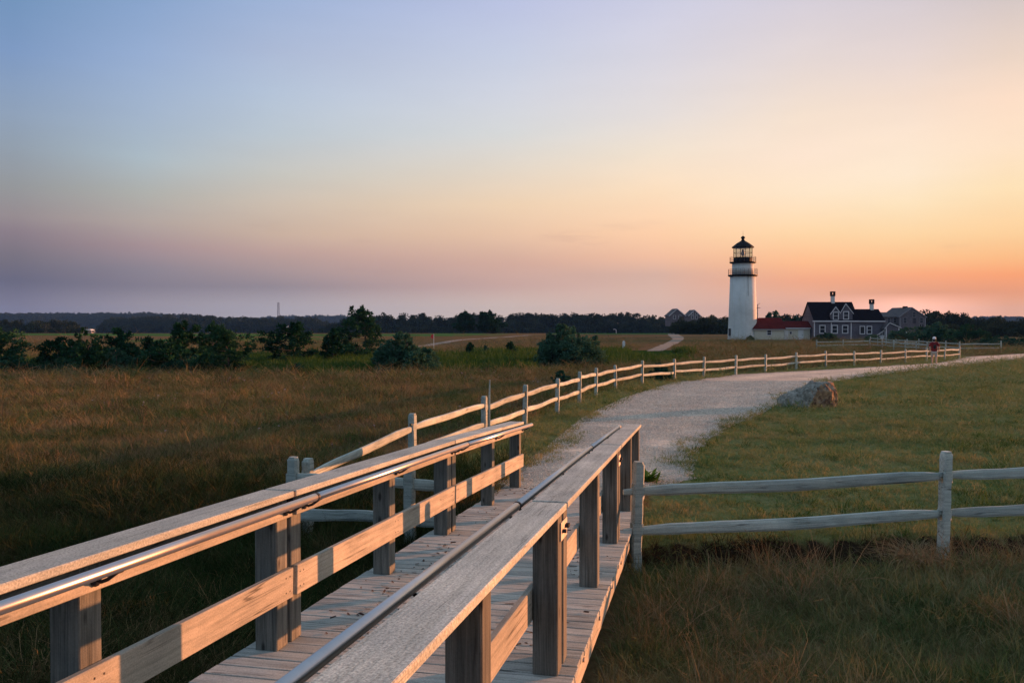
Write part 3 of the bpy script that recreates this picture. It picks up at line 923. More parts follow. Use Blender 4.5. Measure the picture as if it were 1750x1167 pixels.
# ------------------------------------------------------------------ leaf clouds, trees and shrubs
def leaf_quads(C, rad, n_each, size, r, needle=1.0, up=0.0):
    """quads scattered in ellipsoid clumps; C (k,3), rad (k,3)"""
    C = np.repeat(np.asarray(C, float), n_each, 0); Rd = np.repeat(np.asarray(rad, float), n_each, 0)
    n = len(C)
    d = r.normal(0, 1, (n, 3)); d /= np.linalg.norm(d, axis=1)[:, None]
    q = r.uniform(.25, 1, n) ** .6
    P = C + d * Rd * q[:, None]
    a = r.normal(0, 1, (n, 3)) * .8 + d * .9; a[:, 2] += up
    a /= np.linalg.norm(a, axis=1)[:, None]
    b = np.cross(a, r.normal(0, 1, (n, 3))); b /= np.linalg.norm(b, axis=1)[:, None]
    s = size * r.uniform(.6, 1.3, n)
    a = a * (s * needle)[:, None]; b = b * (s / needle)[:, None]
    V = np.stack([P - a * .2 - b * .5, P + a * .3 - b * .6, P + a, P + a * .3 + b * .6], 1).reshape(-1, 3)
    F = np.arange(n * 4).reshape(-1, 4)
    return V, F


def make_tree(name, label, x, y, h, w, kind, seed, group=None, cat='tree', leaf=.10, dens=1.0, mat=None, lean=0.0):
    r = np.random.default_rng(seed)
    z0 = float(zt(x, y)) - .05
    root = empty(name, (x, y, z0), label, cat, group)
    tm_, C, Rd = MB(), [], []
    if kind == 'pine':
        bend = r.normal(0, .06 * h, 2)
        top = Vector((bend[0] + lean, bend[1], h * .97))
        def tr(t): return Vector((bend[0] * t * t + lean * t * t, bend[1] * t * t, h * .97 * t))
        tm_.tube([tr(t) for t in np.linspace(0, 1, 7)], [max(.012, .045 * h / 2 * (1 - .9 * t)) for t in np.linspace(0, 1, 7)], 7)
        nb = int(15 + 4 * h)
        for k in range(nb):
            t = .10 + .86 * (k + r.uniform(0, 1)) / nb
            prof = (1 - t) ** .8 * (.55 + .45 * min(1, t / .25)) * r.uniform(.45, 1.25)
            an = k * 2.399 + r.normal(0, .4)
            Lb = (w / 2 * prof + .07 * w) * (1 + .35 * math.cos(an - seed))
            p0 = tr(t); rise = r.uniform(.0, .38) * Lb
            p1 = p0 + Vector((math.cos(an) * Lb, math.sin(an) * Lb, rise))
            pm = (p0 + p1) / 2 + Vector((0, 0, -.08 * Lb))
            tm_.tube([p0, pm, p1], [.018 * h * .6 * (1 - t * .6), .010 * h * .6, .005], 5)
            nc = 2 + int(Lb / (.13 * w + .04))
            for q in range(nc):
                u = .35 + .68 * (q + r.uniform(0, 1)) / nc
                p = p0 * (1 - u) + p1 * u if u > .5 else pm
                C.append(tuple(p + Vector(r.normal(0, .05 * w, 3) * np.array([1, 1, .4]))))
                cr = w * r.uniform(.032, .066)
                Rd.append((cr * 1.45, cr * 1.45, cr * .55))
        # upright candles at the branch ends
        for q in range(0, len(C), 3):
            C.append((C[q][0], C[q][1], C[q][2] + h * r.uniform(.02, .06))); Rd.append((.016 * w, .016 * w, h * .035))
        for t in (.80, .87, .93, .99, 1.03):
            C.append(tuple(tr(t))); Rd.append((.03 * w * (1.9 - t), .03 * w * (1.9 - t), .045 * h))
        nl = int(34 * dens)
        V, F = leaf_quads(C, Rd, nl, leaf, r, 1.6, .5)
    else:
        stems = 5
        nC = int(125 * dens)
        nl_ = int(r.integers(5, 9))
        lobes = []
        for k in range(nl_):
            la = 2 * math.pi * (k + r.uniform(-.3, .3)) / nl_; lr = w * r.uniform(.14, .31)
            lobes.append((lr * math.cos(la), lr * math.sin(la), h * r.uniform(.72, 1.0) * (1 - .30 * lr / (w * .31)), w * r.uniform(.20, .29)))
        lobes += [(r.normal(0, .05) * w, 0, h * .97, w * .27)] * 2
        for k in range(nC):
            lx, ly, lh, lw = lobes[int(r.integers(0, len(lobes)))]
            an = r.uniform(0, 2 * math.pi); el = math.asin(r.uniform(-.15, 1)); rr = r.uniform(.35, 1) ** .5
            ce = max(.05, math.cos(max(el, 0))) ** .8
            p = np.array([lx + math.cos(an) * ce * lw * rr, ly + math.sin(an) * ce * lw * rr, lh * (.10 + max(math.sin(el), -.05) * .84 * rr)])
            C.append(p); cr = w * r.uniform(.035, .085)
            Rd.append((cr, cr, min(cr, h * .2) * r.uniform(.55, 1)))
        for k in range(stems):
            an = 2 * math.pi * k / stems + r.normal(0, .3)
            L = w * .2
            tm_.tube([(0, 0, 0), (math.cos(an) * L * .35, math.sin(an) * L * .35, h * .35), (math.cos(an) * L, math.sin(an) * L, h * .7)], [.022 * h, .015 * h, .006 * h], 6)
        # twigs that stick out of the outline
        for k in range(60):
            lx, ly, lh, lw = lobes[int(r.integers(0, len(lobes)))]
            an = r.uniform(0, 6.283); el = r.uniform(.2, 1.45)
            p = np.array([lx + math.cos(an) * math.cos(el) * lw * 1.08, ly + math.sin(an) * math.cos(el) * lw * 1.08, lh * (.12 + math.sin(el) * .84)])
            tm_.tube([(lx * .5, ly * .5, lh * .35), tuple(p)], [.008 * h, .003 * h], 4)
            C.append(p); Rd.append((w * .018, w * .018, h * .05))
        V, F = leaf_quads(C, Rd, int(40 * dens), leaf * .9, r, 1.15, .25)
    V[:, 2] = np.maximum(V[:, 2], .02)
    tr_o = tm_.build('trunk', M['bark'], root, True, world=False)
    cr_o = link('crown', np_mesh('crown', V, F, mat or (M['pine'] if kind == 'pine' else M['bush'])), root)
    return root


# ------------------------------------------------------------------ footbridge
def build_bridge():
    br = empty('footbridge', (0, 8, 0), 'weathered wooden footbridge with plank deck, capped railings and steel handrails', 'footbridge')
    Po, Pi, Wd, ci, co, H = .926, .782, 1.015, .742, .952, .95
    Vj = [Vector(j) for j in J]

    def P(seg, t, u, h):
        a, b = Vj[seg], Vj[seg + 1]
        d = b - a; L = math.hypot(d.x, d.y); d = d / L
        n = Vector((d.y, -d.x, 0)).normalized()
        return a + d * t + n * u + Vector((0, 0, h))

    for seg in range(3):
        a, b = Vj[seg], Vj[seg + 1]
        d = b - a; L = math.hypot(d.x, d.y)
        n = Vector((d.y, -d.x, 0)).normalized()
        # deck planks
        pitch = .1465; cnt = int(round(L / pitch)); pitch = L / cnt
        for k in range(cnt):
            t = (k + .5) * pitch
            jz = random.uniform(-.0018, .0018); jx = random.uniform(-.006, .006)
            board('plank', P(seg, t + random.uniform(-.0012, .0012), -Wd + jx, -.019 + jz), P(seg, t + random.uniform(-.0012, .0012), Wd + jx, -.019 - jz), pitch - .012, .038, M['plank_wood'], br, side=d)
        for sg in (-1, 1):
            # rim board under the plank ends, with lap joints
            board('rim_board', P(seg, .01, sg * (Wd - .035), -.115), P(seg, L - .01, sg * (Wd - .035), -.115), .14, .038, M['rail_wood'], br, side=(0, 0, 1))
            # cap, sub rail, mid rail
            board('cap_board', P(seg, .018, sg * (ci + co) / 2, H - .019), P(seg, L - .018, sg * (ci + co) / 2, H - .019), co - ci, .038, M['cap_wood'], br, side=n)
            board('top_rail', P(seg, .03, sg * (Pi - .0185), H - .116), P(seg, L - .03, sg * (Pi - .0185), H - .116), .076, .036, M['rail_wood'], br, side=(0, 0, 1))
            board('shade_strip', P(seg, .03, sg * (Pi + .012), H - .0575), P(seg, L - .03, sg * (Pi + .012), H - .0575), .036, .02, M['post_wood'], br, side=(0, 0, 1))  # dark strip added to imitate the pipe's shade and close the gap
            board('mid_rail', P(seg, .03, sg * (Pi - .0205), .39), P(seg, L - .03, sg * (Pi - .0205), .39), .182, .036, M['rail_wood'], br, side=(0, 0, 1))
            # posts: one at each end, one in the middle
            for t in (.095, L * .51, L - .1):
                uc = sg * (Po + Pi) / 2
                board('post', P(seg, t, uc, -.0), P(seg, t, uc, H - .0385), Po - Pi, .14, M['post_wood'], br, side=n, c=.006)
            for t in (.07, .12, L * .51 - .03, L * .51 + .03, L - .125, L - .075):
                for hz in (.345, .435):
                    mb = MB(); fc = sg * (Pi - .0385)
                    mb.tube([P(seg, t, fc + sg * .004, hz), P(seg, t, fc - sg * .0015, hz)], .0055, 6)
                    mb.build('screw', M['iron'], br)
            # handrail: steel pipe on brackets
            hu, hh = sg * .640, .903
            mb = MB()
            e0, e1 = (.085, L + .06)
            mb.tube([P(seg, e0, hu, hh), P(seg, L * .5, hu, hh), P(seg, e1, hu, hh)], .0242, 16)
            hr = mb.build('handrail', M['steel'], br, True)
            for fa in hr.data.polygons:
                if len(fa.vertices) > 4: fa.use_smooth = False
            mb = MB()
            mb.tube([P(seg, e0 - .012, hu, hh), P(seg, e0 + .012, hu, hh)], .0262, 16)
            mb.build('end_cap', M['iron'], hr)
            for t in (.13, L * .51 - .02, L - .13):
                mb = MB()
                f = sg * (Pi - .038)
                mb.tube([P(seg, t, f, hh - .055), P(seg, t, f - sg * .01, hh - .055)], .032, 10)
                mb.tube([P(seg, t, f, hh - .055), P(seg, t, f - sg * .030, hh - .066), P(seg, t, f - sg * .058, hh - .055), P(seg, t, hu, hh - .022)], .0085, 7)
                mb.tube([P(seg, t - .035, hu, hh - .0215), P(seg, t + .035, hu, hh - .0215)], .008, 6)
                mb.build('bracket', M['iron'], hr, True)
        # bolt heads on the rim board
        for t in np.arange(.35, L, .9):
            mb = MB()
            mb.tube([P(seg, t, Wd - .018, -.075), P(seg, t, Wd - .004, -.075)], .016, 8)
            mb.build('bolt', M['plate'], br)
    # steel plates that tie the paired posts at each joint
    for jn in (1, 2):
        for sg in (-1, 1):
            for q, (uu, th) in enumerate(((sg * (Po + .004), .008),)):
                pl = board('joint_plate', P(jn, -.115, uu, H - .155), P(jn, .115, uu, H - .155), .105, th, M['plate'], br, side=(0, 0, 1), c=.002)
                for t, dz in ((-.06, 0), (.04, .012), (.075, .012)):
                    mb = MB()
                    mb.tube([P(jn, t, uu + sg * .004, H - .155 + dz), P(jn, t, uu + sg * .026, H - .155 + dz)], .012, 8)
                    b_ = mb.build('bolt', M['iron'], br)
            mb = MB()
            cpt = [P(jn, -.018, sg * (ci + .004), H - .125), P(jn, .018, sg * (ci + .004), H - .125), P(jn, .018, sg * (Po - .02), H - .125), P(jn, -.018, sg * (Po - .02), H - .125)]
            mb.add([tuple(p) for p in cpt] + [tuple(p + Vector((0, 0, .118))) for p in cpt], [(0, 1, 2, 3), (4, 5, 6, 7), (0, 1, 5, 4), (1, 2, 6, 5), (2, 3, 7, 6), (3, 0, 4, 7)])
            mb.build('spacer', M['iron'], br)
    # piles and cross beams under the deck
    for seg in range(3):
        L = (Vj[seg + 1] - Vj[seg]).length
        for t in (.2, L * .5):
            gz = min(P(seg, t, 0, 0).z - .19, -.02)
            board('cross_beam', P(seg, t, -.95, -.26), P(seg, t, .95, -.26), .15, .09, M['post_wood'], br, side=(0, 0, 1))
    return br


build_bridge()


# dry leaf litter caught on the planks
def litter():
    r = np.random.default_rng(77)
    V, F = [], []
    for k in range(900):
        seg = r.integers(1, 3); a, b_ = J[seg], J[seg + 1]
        t = r.uniform(0, 1); u = r.choice([-1, 1]) * r.uniform(.35, .74) if r.uniform() < .6 else r.uniform(-.95, .95)
        if hash_noise(np.array(t * 3.7 + seg * 5), np.array(u * 2.0), 2.2, 3) < .52: continue
        d = (b_ - a) / np.hypot(*(b_ - a)[:2]); n = np.array([d[1], -d[0], 0])
        p = a + (b_ - a) * t + n * u + np.array([0, 0, .0035])
        an = r.uniform(0, 6.28); s = r.uniform(.004, .016)
        e1 = np.array([math.cos(an), math.sin(an), 0]) * s * r.uniform(1, 2.4); e2 = np.array([-math.sin(an), math.cos(an), 0]) * s * .6
        b0 = len(V)
        zz = r.uniform(0, .008)
        V += [p - e1 - e2, p + e1 - e2 * .4, p + e1 * 1.2 + e2 + [0, 0, zz], p - e1 * .6 + e2 * 1.2 + [0, 0, zz]]
        F.append((b0, b0 + 1, b0 + 2, b0 + 3))
    m_ = plain('dead_leaf', (.045, .028, .022), .9, 0, .4, 30)
    tag(link('leaf_litter', np_mesh('leaf_litter', np.array(V), np.array(F), m_)), kind='stuff')


litter()


# ------------------------------------------------------------------ split-rail fences
def post_mesh(name, mat, h, holes, seed, w=.125, d=.105, sink=.18):
    r = np.random.default_rng(seed)
    mb = MB()

    def ring(z, y0, y1, k):
        ww = w / 2 * k
        c = .25
        dd = (y1 - y0)
        return [(-ww, y0 + dd * c, z), (-ww * .7, y0, z), (ww * .7, y0, z), (ww, y0 + dd * c, z), (ww, y1 - dd * c, z), (ww * .7, y1, z), (-ww * .7, y1, z), (-ww, y1 - dd * c, z)]

    def section(z0, z1, y0, y1, k0=1, k1=1, n=2):
        b = len(mb.v)
        zs = np.linspace(z0, z1, n)
        for i, z in enumerate(zs):
            kk = k0 + (k1 - k0) * i / (n - 1) + r.normal(0, .012)
            ox, oy = r.normal(0, .0025, 2)
            mb.v += [(x + ox, y + oy, zz) for x, y, zz in ring(z, y0, y1, kk)]
        for i in range(n - 1):
            for q in range(8):
                q2 = (q + 1) % 8
                mb.f.append((b + i * 8 + q, b + i * 8 + q2, b + (i + 1) * 8 + q2, b + (i + 1) * 8 + q))
        mb.f.append(tuple(b + q for q in range(7, -1, -1)))
        e = b + (n - 1) * 8
        mb.f.append(tuple(e + q for q in range(8)))

    z = -sink; zmax = h
    for hz in sorted(holes):
        section(z, hz - .055, -d / 2, d / 2, n=4)
        section(hz - .055, hz + .055, -d / 2, -d / 2 + d * .30)
        section(hz - .055, hz + .055, d / 2 - d * .30, d / 2)
        z = hz + .055
    section(z, zmax - .03, -d / 2, d / 2, n=4)
    section(zmax - .03, zmax, -d * .42, d * .42, .96, .72)
    return mb.mesh(name, mat)


def rail_mesh(name, mat, L, seed, w=.105, t=.062):
    """split rail along X, hewn to thin ends, uneven"""
    r = np.random.default_rng(seed)
    mb = MB(); n = 15
    ph = r.uniform(0, 6.28, 3)
    for i in range(n):
        u = i / (n - 1); x = u * L
        e = min(1, min(u, 1 - u) / .10)
        k = .52 + .48 * e ** .7
        ww = w * k * (1 + .10 * math.sin(5 * u + ph[0]) + r.normal(0, .03)); tt = t * (.62 + .38 * e) * (1 + .1 * math.sin(7 * u + ph[1]) + r.normal(0, .03))
        oz = .018 * math.sin(3.1 * u + ph[2]) + .010 * math.sin(9 * u + ph[1]); oy = .012 * math.sin(4 * u + ph[0])
        pts = [(-.5, -.30), (-.32, -.5), (.30, -.46), (.5, -.18), (.42, .34), (.10, .5), (-.34, .46), (-.5, .2)]
        mb.v += [(x, oy + a * tt, oz + b_ * ww) for a, b_ in pts]
    for i in range(n - 1):
        for q in range(8):
            q2 = (q + 1) % 8
            mb.f.append((i * 8 + q, i * 8 + q2, (i + 1) * 8 + q2, (i + 1) * 8 + q))
    mb.f.append(tuple(range(7, -1, -1))); mb.f.append(tuple((n - 1) * 8 + q for q in range(8)))
    return mb.mesh(name, mat)


POSTS, RAILS = {}, {}


def fence(name, label, pts, h=.95, holes=(.36, .74), yaw_j=.12, group=None, seed=1, rails_per=2, over0=0.0, over1=0.0, wide=.125, deep=.105, zfun=None, drop_rails=(), post_dz=None, rail_w=.105):
    r = random.Random(seed)
    zf = zfun or (lambda x, y: float(zt(x, y)))
    f = empty(name, (pts[0][0], pts[0][1], zf(*pts[0])), label, 'fence', group)
    n = len(pts)
    for i, (x, y) in enumerate(pts):
        a = pts[max(0, i - 1)]; b = pts[min(n - 1, i + 1)]
        yaw = math.atan2(b[1] - a[1], b[0] - a[0]) + r.uniform(-yaw_j, yaw_j)
        k = (round(h, 2), holes, wide, r.randrange(4))
        if k not in POSTS: POSTS[k] = post_mesh('post', M['fence_wood'], h, holes, k[3] + 10, wide, deep)
        o = link('post', POSTS[k], f)
        o.location = Vector((x, y, zf(x, y) + (post_dz[i] if post_dz else r.uniform(-.03, .03)))) - f.location
        o.rotation_euler = (r.uniform(-.025, .025), r.uniform(-.025, .025), yaw)
    for i in range(n - 1):
        a, b = Vector((*pts[i], 0)), Vector((*pts[i + 1], 0))
        za, zb = zf(*pts[i]) + (post_dz[i] if post_dz else 0), zf(*pts[i + 1]) + (post_dz[i + 1] if post_dz else 0)
        d = b - a; L = d.length
        for hi, hz in enumerate(holes[::-1]):
            if (i, hi) in drop_rails: continue
            e0 = over0 if i == 0 else .07; e1 = over1 if i == n - 2 else .07
            kk = (round(L + e0 + e1, 1), r.randrange(3), rail_w)
            if kk not in RAILS: RAILS[kk] = rail_mesh('rail', M['fence_wood'], kk[0], kk[1] + 40 + int(L * 10), rail_w)
            o = link('rail', RAILS[kk], f)
            dz = (zb - za)
            sgn = (.012 if i % 2 else -.012)
            st = a - d.normalized() * e0
            o.location = Vector((st.x, st.y, za + hz + sgn)) - f.location
            o.rotation_euler = (r.uniform(-.15, .15), -math.atan2(dz, L), math.atan2(d.y, d.x))
    return f


long_pts = [(-2.35, 10.05), (-1.57, 13.8), (-.55, 17.4), (.30, 20.5), (1.22, 23.7), (2.06, 26.8), (2.86, 29.9), (3.92, 33.2), (5.40, 36.4), (7.34, 39.6), (9.23, 42.2), (11.46, 44.9), (13.7, 47.4), (16.2, 50.0), (18.9, 52.8), (21.7, 55.6), (24.6, 58.5), (27.6, 61.5), (30.5, 64.5), (33.05, 67.0), (35.5, 69.6)]
lf = fence('split_rail_fence', 'long weathered split-rail fence following left edge of gravel path, rails lit orange', long_pts, seed=3, over0=.05, over1=.05, drop_rails={(0, 1)}, wide=.13)
# dead stick standing against the third post
mb = MB(); mb.tube([(-.46, 17.45, -.1), (-.455, 17.46, .7), (-.44, 17.45, 1.27)], [.03, .028, .014], 6)
mb.build('stake', M['fence_wood'], lf)
fence('split_rail_fence', 'short grey split-rail fence meeting left side of footbridge', [(-2.48, 9.85), (-1.12, 9.6)], h=.98, holes=(.34, .74), seed=8, over0=.06, over1=.42, post_dz=[0.02, 0.03], wide=.12, rail_w=.125)
fence('split_rail_fence', 'grey split-rail fence crossing grass right of footbridge, two long rails', [(1.31, 9.25), (4.80, 9.72), (8.35, 10.2)], h=1.02, holes=(.31, .73), seed=5, over0=.14, over1=.06, post_dz=[-.06, -.02, 0], yaw_j=.3, wide=.115, zfun=lambda x, y: -.02, rail_w=.12)
fence('split_rail_fence', 'grey post-and-rail fence starting in brown grass before shingled house', [(34.2, 98.5), (37.9, 100.4), (41.7, 102.3), (41.9, 99.3), (41.9, 96.3), (41.8, 93.3), (41.6, 90.3), (41.3, 87.3), (40.9, 84.3)], h=1.05, seed=11, holes=(.4, .8))
fence('split_rail_fence', 'far grey post-and-rail fence beyond path bend with lone section toward bushes', [(50.6, 124), (49.6, 119), (48.6, 114), (47.7, 109), (46.8, 104), (45.9, 99), (45.1, 94), (44.5, 90), (44.0, 86.2), (49.6, 89)], h=1.1, seed=12, holes=(.42, .84))


# ------------------------------------------------------------------ boulder
def boulder():
    x0, y0 = 8.82, 25.6
    z0 = float(zt(x0, y0)) + .0
    rt = empty('boulder', (x0, y0, z0), 'large wedge-shaped boulder with grey-green lichen at lawn edge beside path', 'boulder')
    bm = bmesh.new()
    bmesh.ops.create_icosphere(bm, subdivisions=5, radius=1.0)
    planes = [((-.40, -.15, .86), .50), ((-.62, -.62, .46), .50), ((.10, -.98, .06), .47), ((.75, -.64, .05), .66), ((.98, -.12, .1), .76), ((0.06, 0, 1), .64), ((-.95, -.2, .15), .98), ((.5, -.35, .8), .70), ((0, 1, .2), .6), ((.1, -.8, .6), .60)]
    for v in bm.verts:
        p = v.co.normalized()
        d = 1.12
        for nrm_, dd in planes:
            q = p.dot(Vector(nrm_).normalized())
            if q > 1e-3: d = min(d, dd / q)
        p = p * d
        x, y, z = p
        nn = .06 * (float(hash_noise(np.array(x * 3 + z * 2), np.array(y * 3 - z * 2.5), 1.3, 3)) - .5) + .035 * (float(hash_noise(np.array(x * 9 + z * 5), np.array(y * 9 - z * 7), 1.1, 4)) - .5) + .02 * (float(hash_noise(np.array(x * 21 + z * 15), np.array(y * 21 - z * 17), 1.1, 5)) - .5)
        p = p * (1 + nn * 2.3)
        v.co = Vector((p.x * .88, p.y * .75, max(p.z, -.1) * 1.06 + .06))
    me = bpy.data.meshes.new('stone'); bm.to_mesh(me); bm.free()
    m_, nt, b = new_mat('boulder_rock')
    tcn = N(nt, 'ShaderNodeTexCoord'); v = tcn.outputs['Object']
    n1 = noise(nt, v, 2.4, 6, .65); n2 = noise(nt, v, 9, 5, .7); n3 = noise(nt, v, 1.3, 3, .5)
    geo = N(nt, 'ShaderNodeNewGeometry'); sp = N(nt, 'ShaderNodeSeparateXYZ'); nt.links.new(geo.outputs['Normal'], sp.inputs[0])
    rock = ramp(nt, n1, [(.36, (.02, .012, .010)), (.42, (.19, .11, .065)), (.52, (.34, .235, .13)), (.60, (.10, .05, .035)), (.66, (.30, .22, .14))])
    lich = ramp(nt, n2, [(.3, (.10, .10, .08)), (.5, (.22, .225, .185)), (.7, (.34, .33, .28))])
    # lichen holds on the weathered left and upper side of the stone
    dt_ = N(nt, 'ShaderNodeVectorMath', operation='DOT_PRODUCT'); dt_.inputs[1].default_value = (-.6, -.2, .62)
    nt.links.new(geo.outputs['Normal'], dt_.inputs[0])
    ad = N(nt, 'ShaderNodeMath', operation='MULTIPLY_ADD'); ad.inputs[1].default_value = .55
    nt.links.new(n3, ad.inputs[0]); nt.links.new(dt_.outputs['Value'], ad.inputs[2])
    fac = ramp(nt, ad.outputs[0], [(.66, 0.0), (.88, 1.0)])
    c = mixc(nt, fac, rock, lich)
    c = mixc(nt, .5, c, ramp(nt, n2, [(.3, .55), (.7, 1.25)]), 'MULTIPLY')
    nt.links.new(c, b.inputs['Base Color']); b.inputs['Roughness'].default_value = .95; b.inputs['Specular IOR Level'].default_value = .15
    bump(nt, b, n2, .7, .03)
    me.materials.append(m_)
    for p in me.polygons: p.use_smooth = False
    link('stone', me, rt)
    return rt


boulder()


# ------------------------------------------------------------------ buildings
def window(parent, x, z, w, h, y, off, frame=.13, mat='trim', bar=True, pane='pane'):
    """window in a wall that faces -Y at world y; x,z centre"""
    mb = MB()
    x0, x1, z0, z1 = x - w / 2, x + w / 2, z - h / 2, z + h / 2
    mb.box(x0, x0 + frame, y - .07, y + .02, z0, z1); mb.box(x1 - frame, x1, y - .07, y + .02, z0, z1)
    mb.box(x0 + frame, x1 - frame, y - .071, y + .02, z1 - frame, z1); mb.box(x0 + frame, x1 - frame, y - .09, y + .02, z0, z0 + frame)
    if bar:
        mb.box(x0 + frame, x1 - frame, y - .055, y + .02, z - .035, z + .035)
    f = mb.build('window', M[mat], parent)
    mb = MB(); mb.box(x0 + frame - .002, x1 - frame + .002, y - .03, y + .01, z0 + frame - .002, z1 - frame + .002)
    mb.build('pane', M[pane], f)
    return f


def gable_x(parent, x0, x1, y0, y1, z0, ze, zr, wall_mat, roof_mat, over=.25, th=.16):
    """ridge runs along X"""
    ym = (y0 + y1) / 2
    mb = MB(); mb.prism([(y0, z0), (y1, z0), (y1, ze), (ym, zr - .05), (y0, ze)], 'x', x0, x1)
    wl_ = mb.build('wall', M[wall_mat], parent)
    s = (zr - ze) / (ym - y0)
    mb = MB()
    mb.prism([(y0 - over, ze - over * s), (ym, zr), (y1 + over, ze - over * s), (y1 + over, ze - over * s + th), (ym, zr + th), (y0 - over, ze - over * s + th)], 'x', x0 - over * .6, x1 + over * .6)
    rf = mb.build('roof', M[roof_mat], parent)
    return wl_, rf


def gable_y(parent, x0, x1, y0, y1, z0, ze, zr, wall_mat, roof_mat, over=.25, th=.16, xm=None, fascia=None):
    """ridge runs along Y: gable end faces the viewer"""
    xm = (x0 + x1) / 2 if xm is None else xm
    mb = MB(); mb.prism([(x0, z0), (x1, z0), (x1, ze), (xm, zr - .05), (x0, ze)], 'y', y0, y1)
    wl_ = mb.build('wall', M[wall_mat], parent)
    s0 = (zr - ze) / (xm - x0); s1 = (zr - ze) / (x1 - xm)
    poly = [(x0 - over, ze - over * s0), (xm, zr), (x1 + over, ze - over * s1), (x1 + over, ze - over * s1 + th), (xm, zr + th), (x0 - over, ze - over * s0 + th)]
    mb = MB(); mb.prism(poly, 'y', y0 - over * .6, y1)
    rf = mb.build('roof', M[roof_mat], parent)
    if fascia:
        mb = MB(); mb.prism(poly, 'y', y0 - over * .6 - .05, y0 - over * .6 - .002)
        mb.build('bargeboard', M[fascia], parent)
    return wl_, rf


def chimney(parent, x, y, w, z0, z1, mat='white_paint', cap_h=.9):
    mb = MB(); mb.box(x - w / 2, x + w / 2, y - w / 2, y + w / 2, z0, z1 - cap_h)
    c = mb.build('chimney', M[mat], parent)
    mb = MB(); k = w / 2 + .09
    mb.box(x - k, x + k, y - k, y + k, z1 - cap_h - .001, z1 - cap_h + .3)
    for sx in (-1, 1):
        for sy in (-1, 1):
            mb.box(x + sx * k - (.18 if sx > 0 else 0), x + sx * k + (0 if sx > 0 else .18), y + sy * k - (.18 if sy > 0 else 0), y + sy * k + (0 if sy > 0 else .18), z1 - cap_h + .3, z1 - .2)
    mb.box(x - k, x + k, y - k, y + k, z1 - .2, z1)
    mb.build('chimney_cap', M['black_paint'], c)


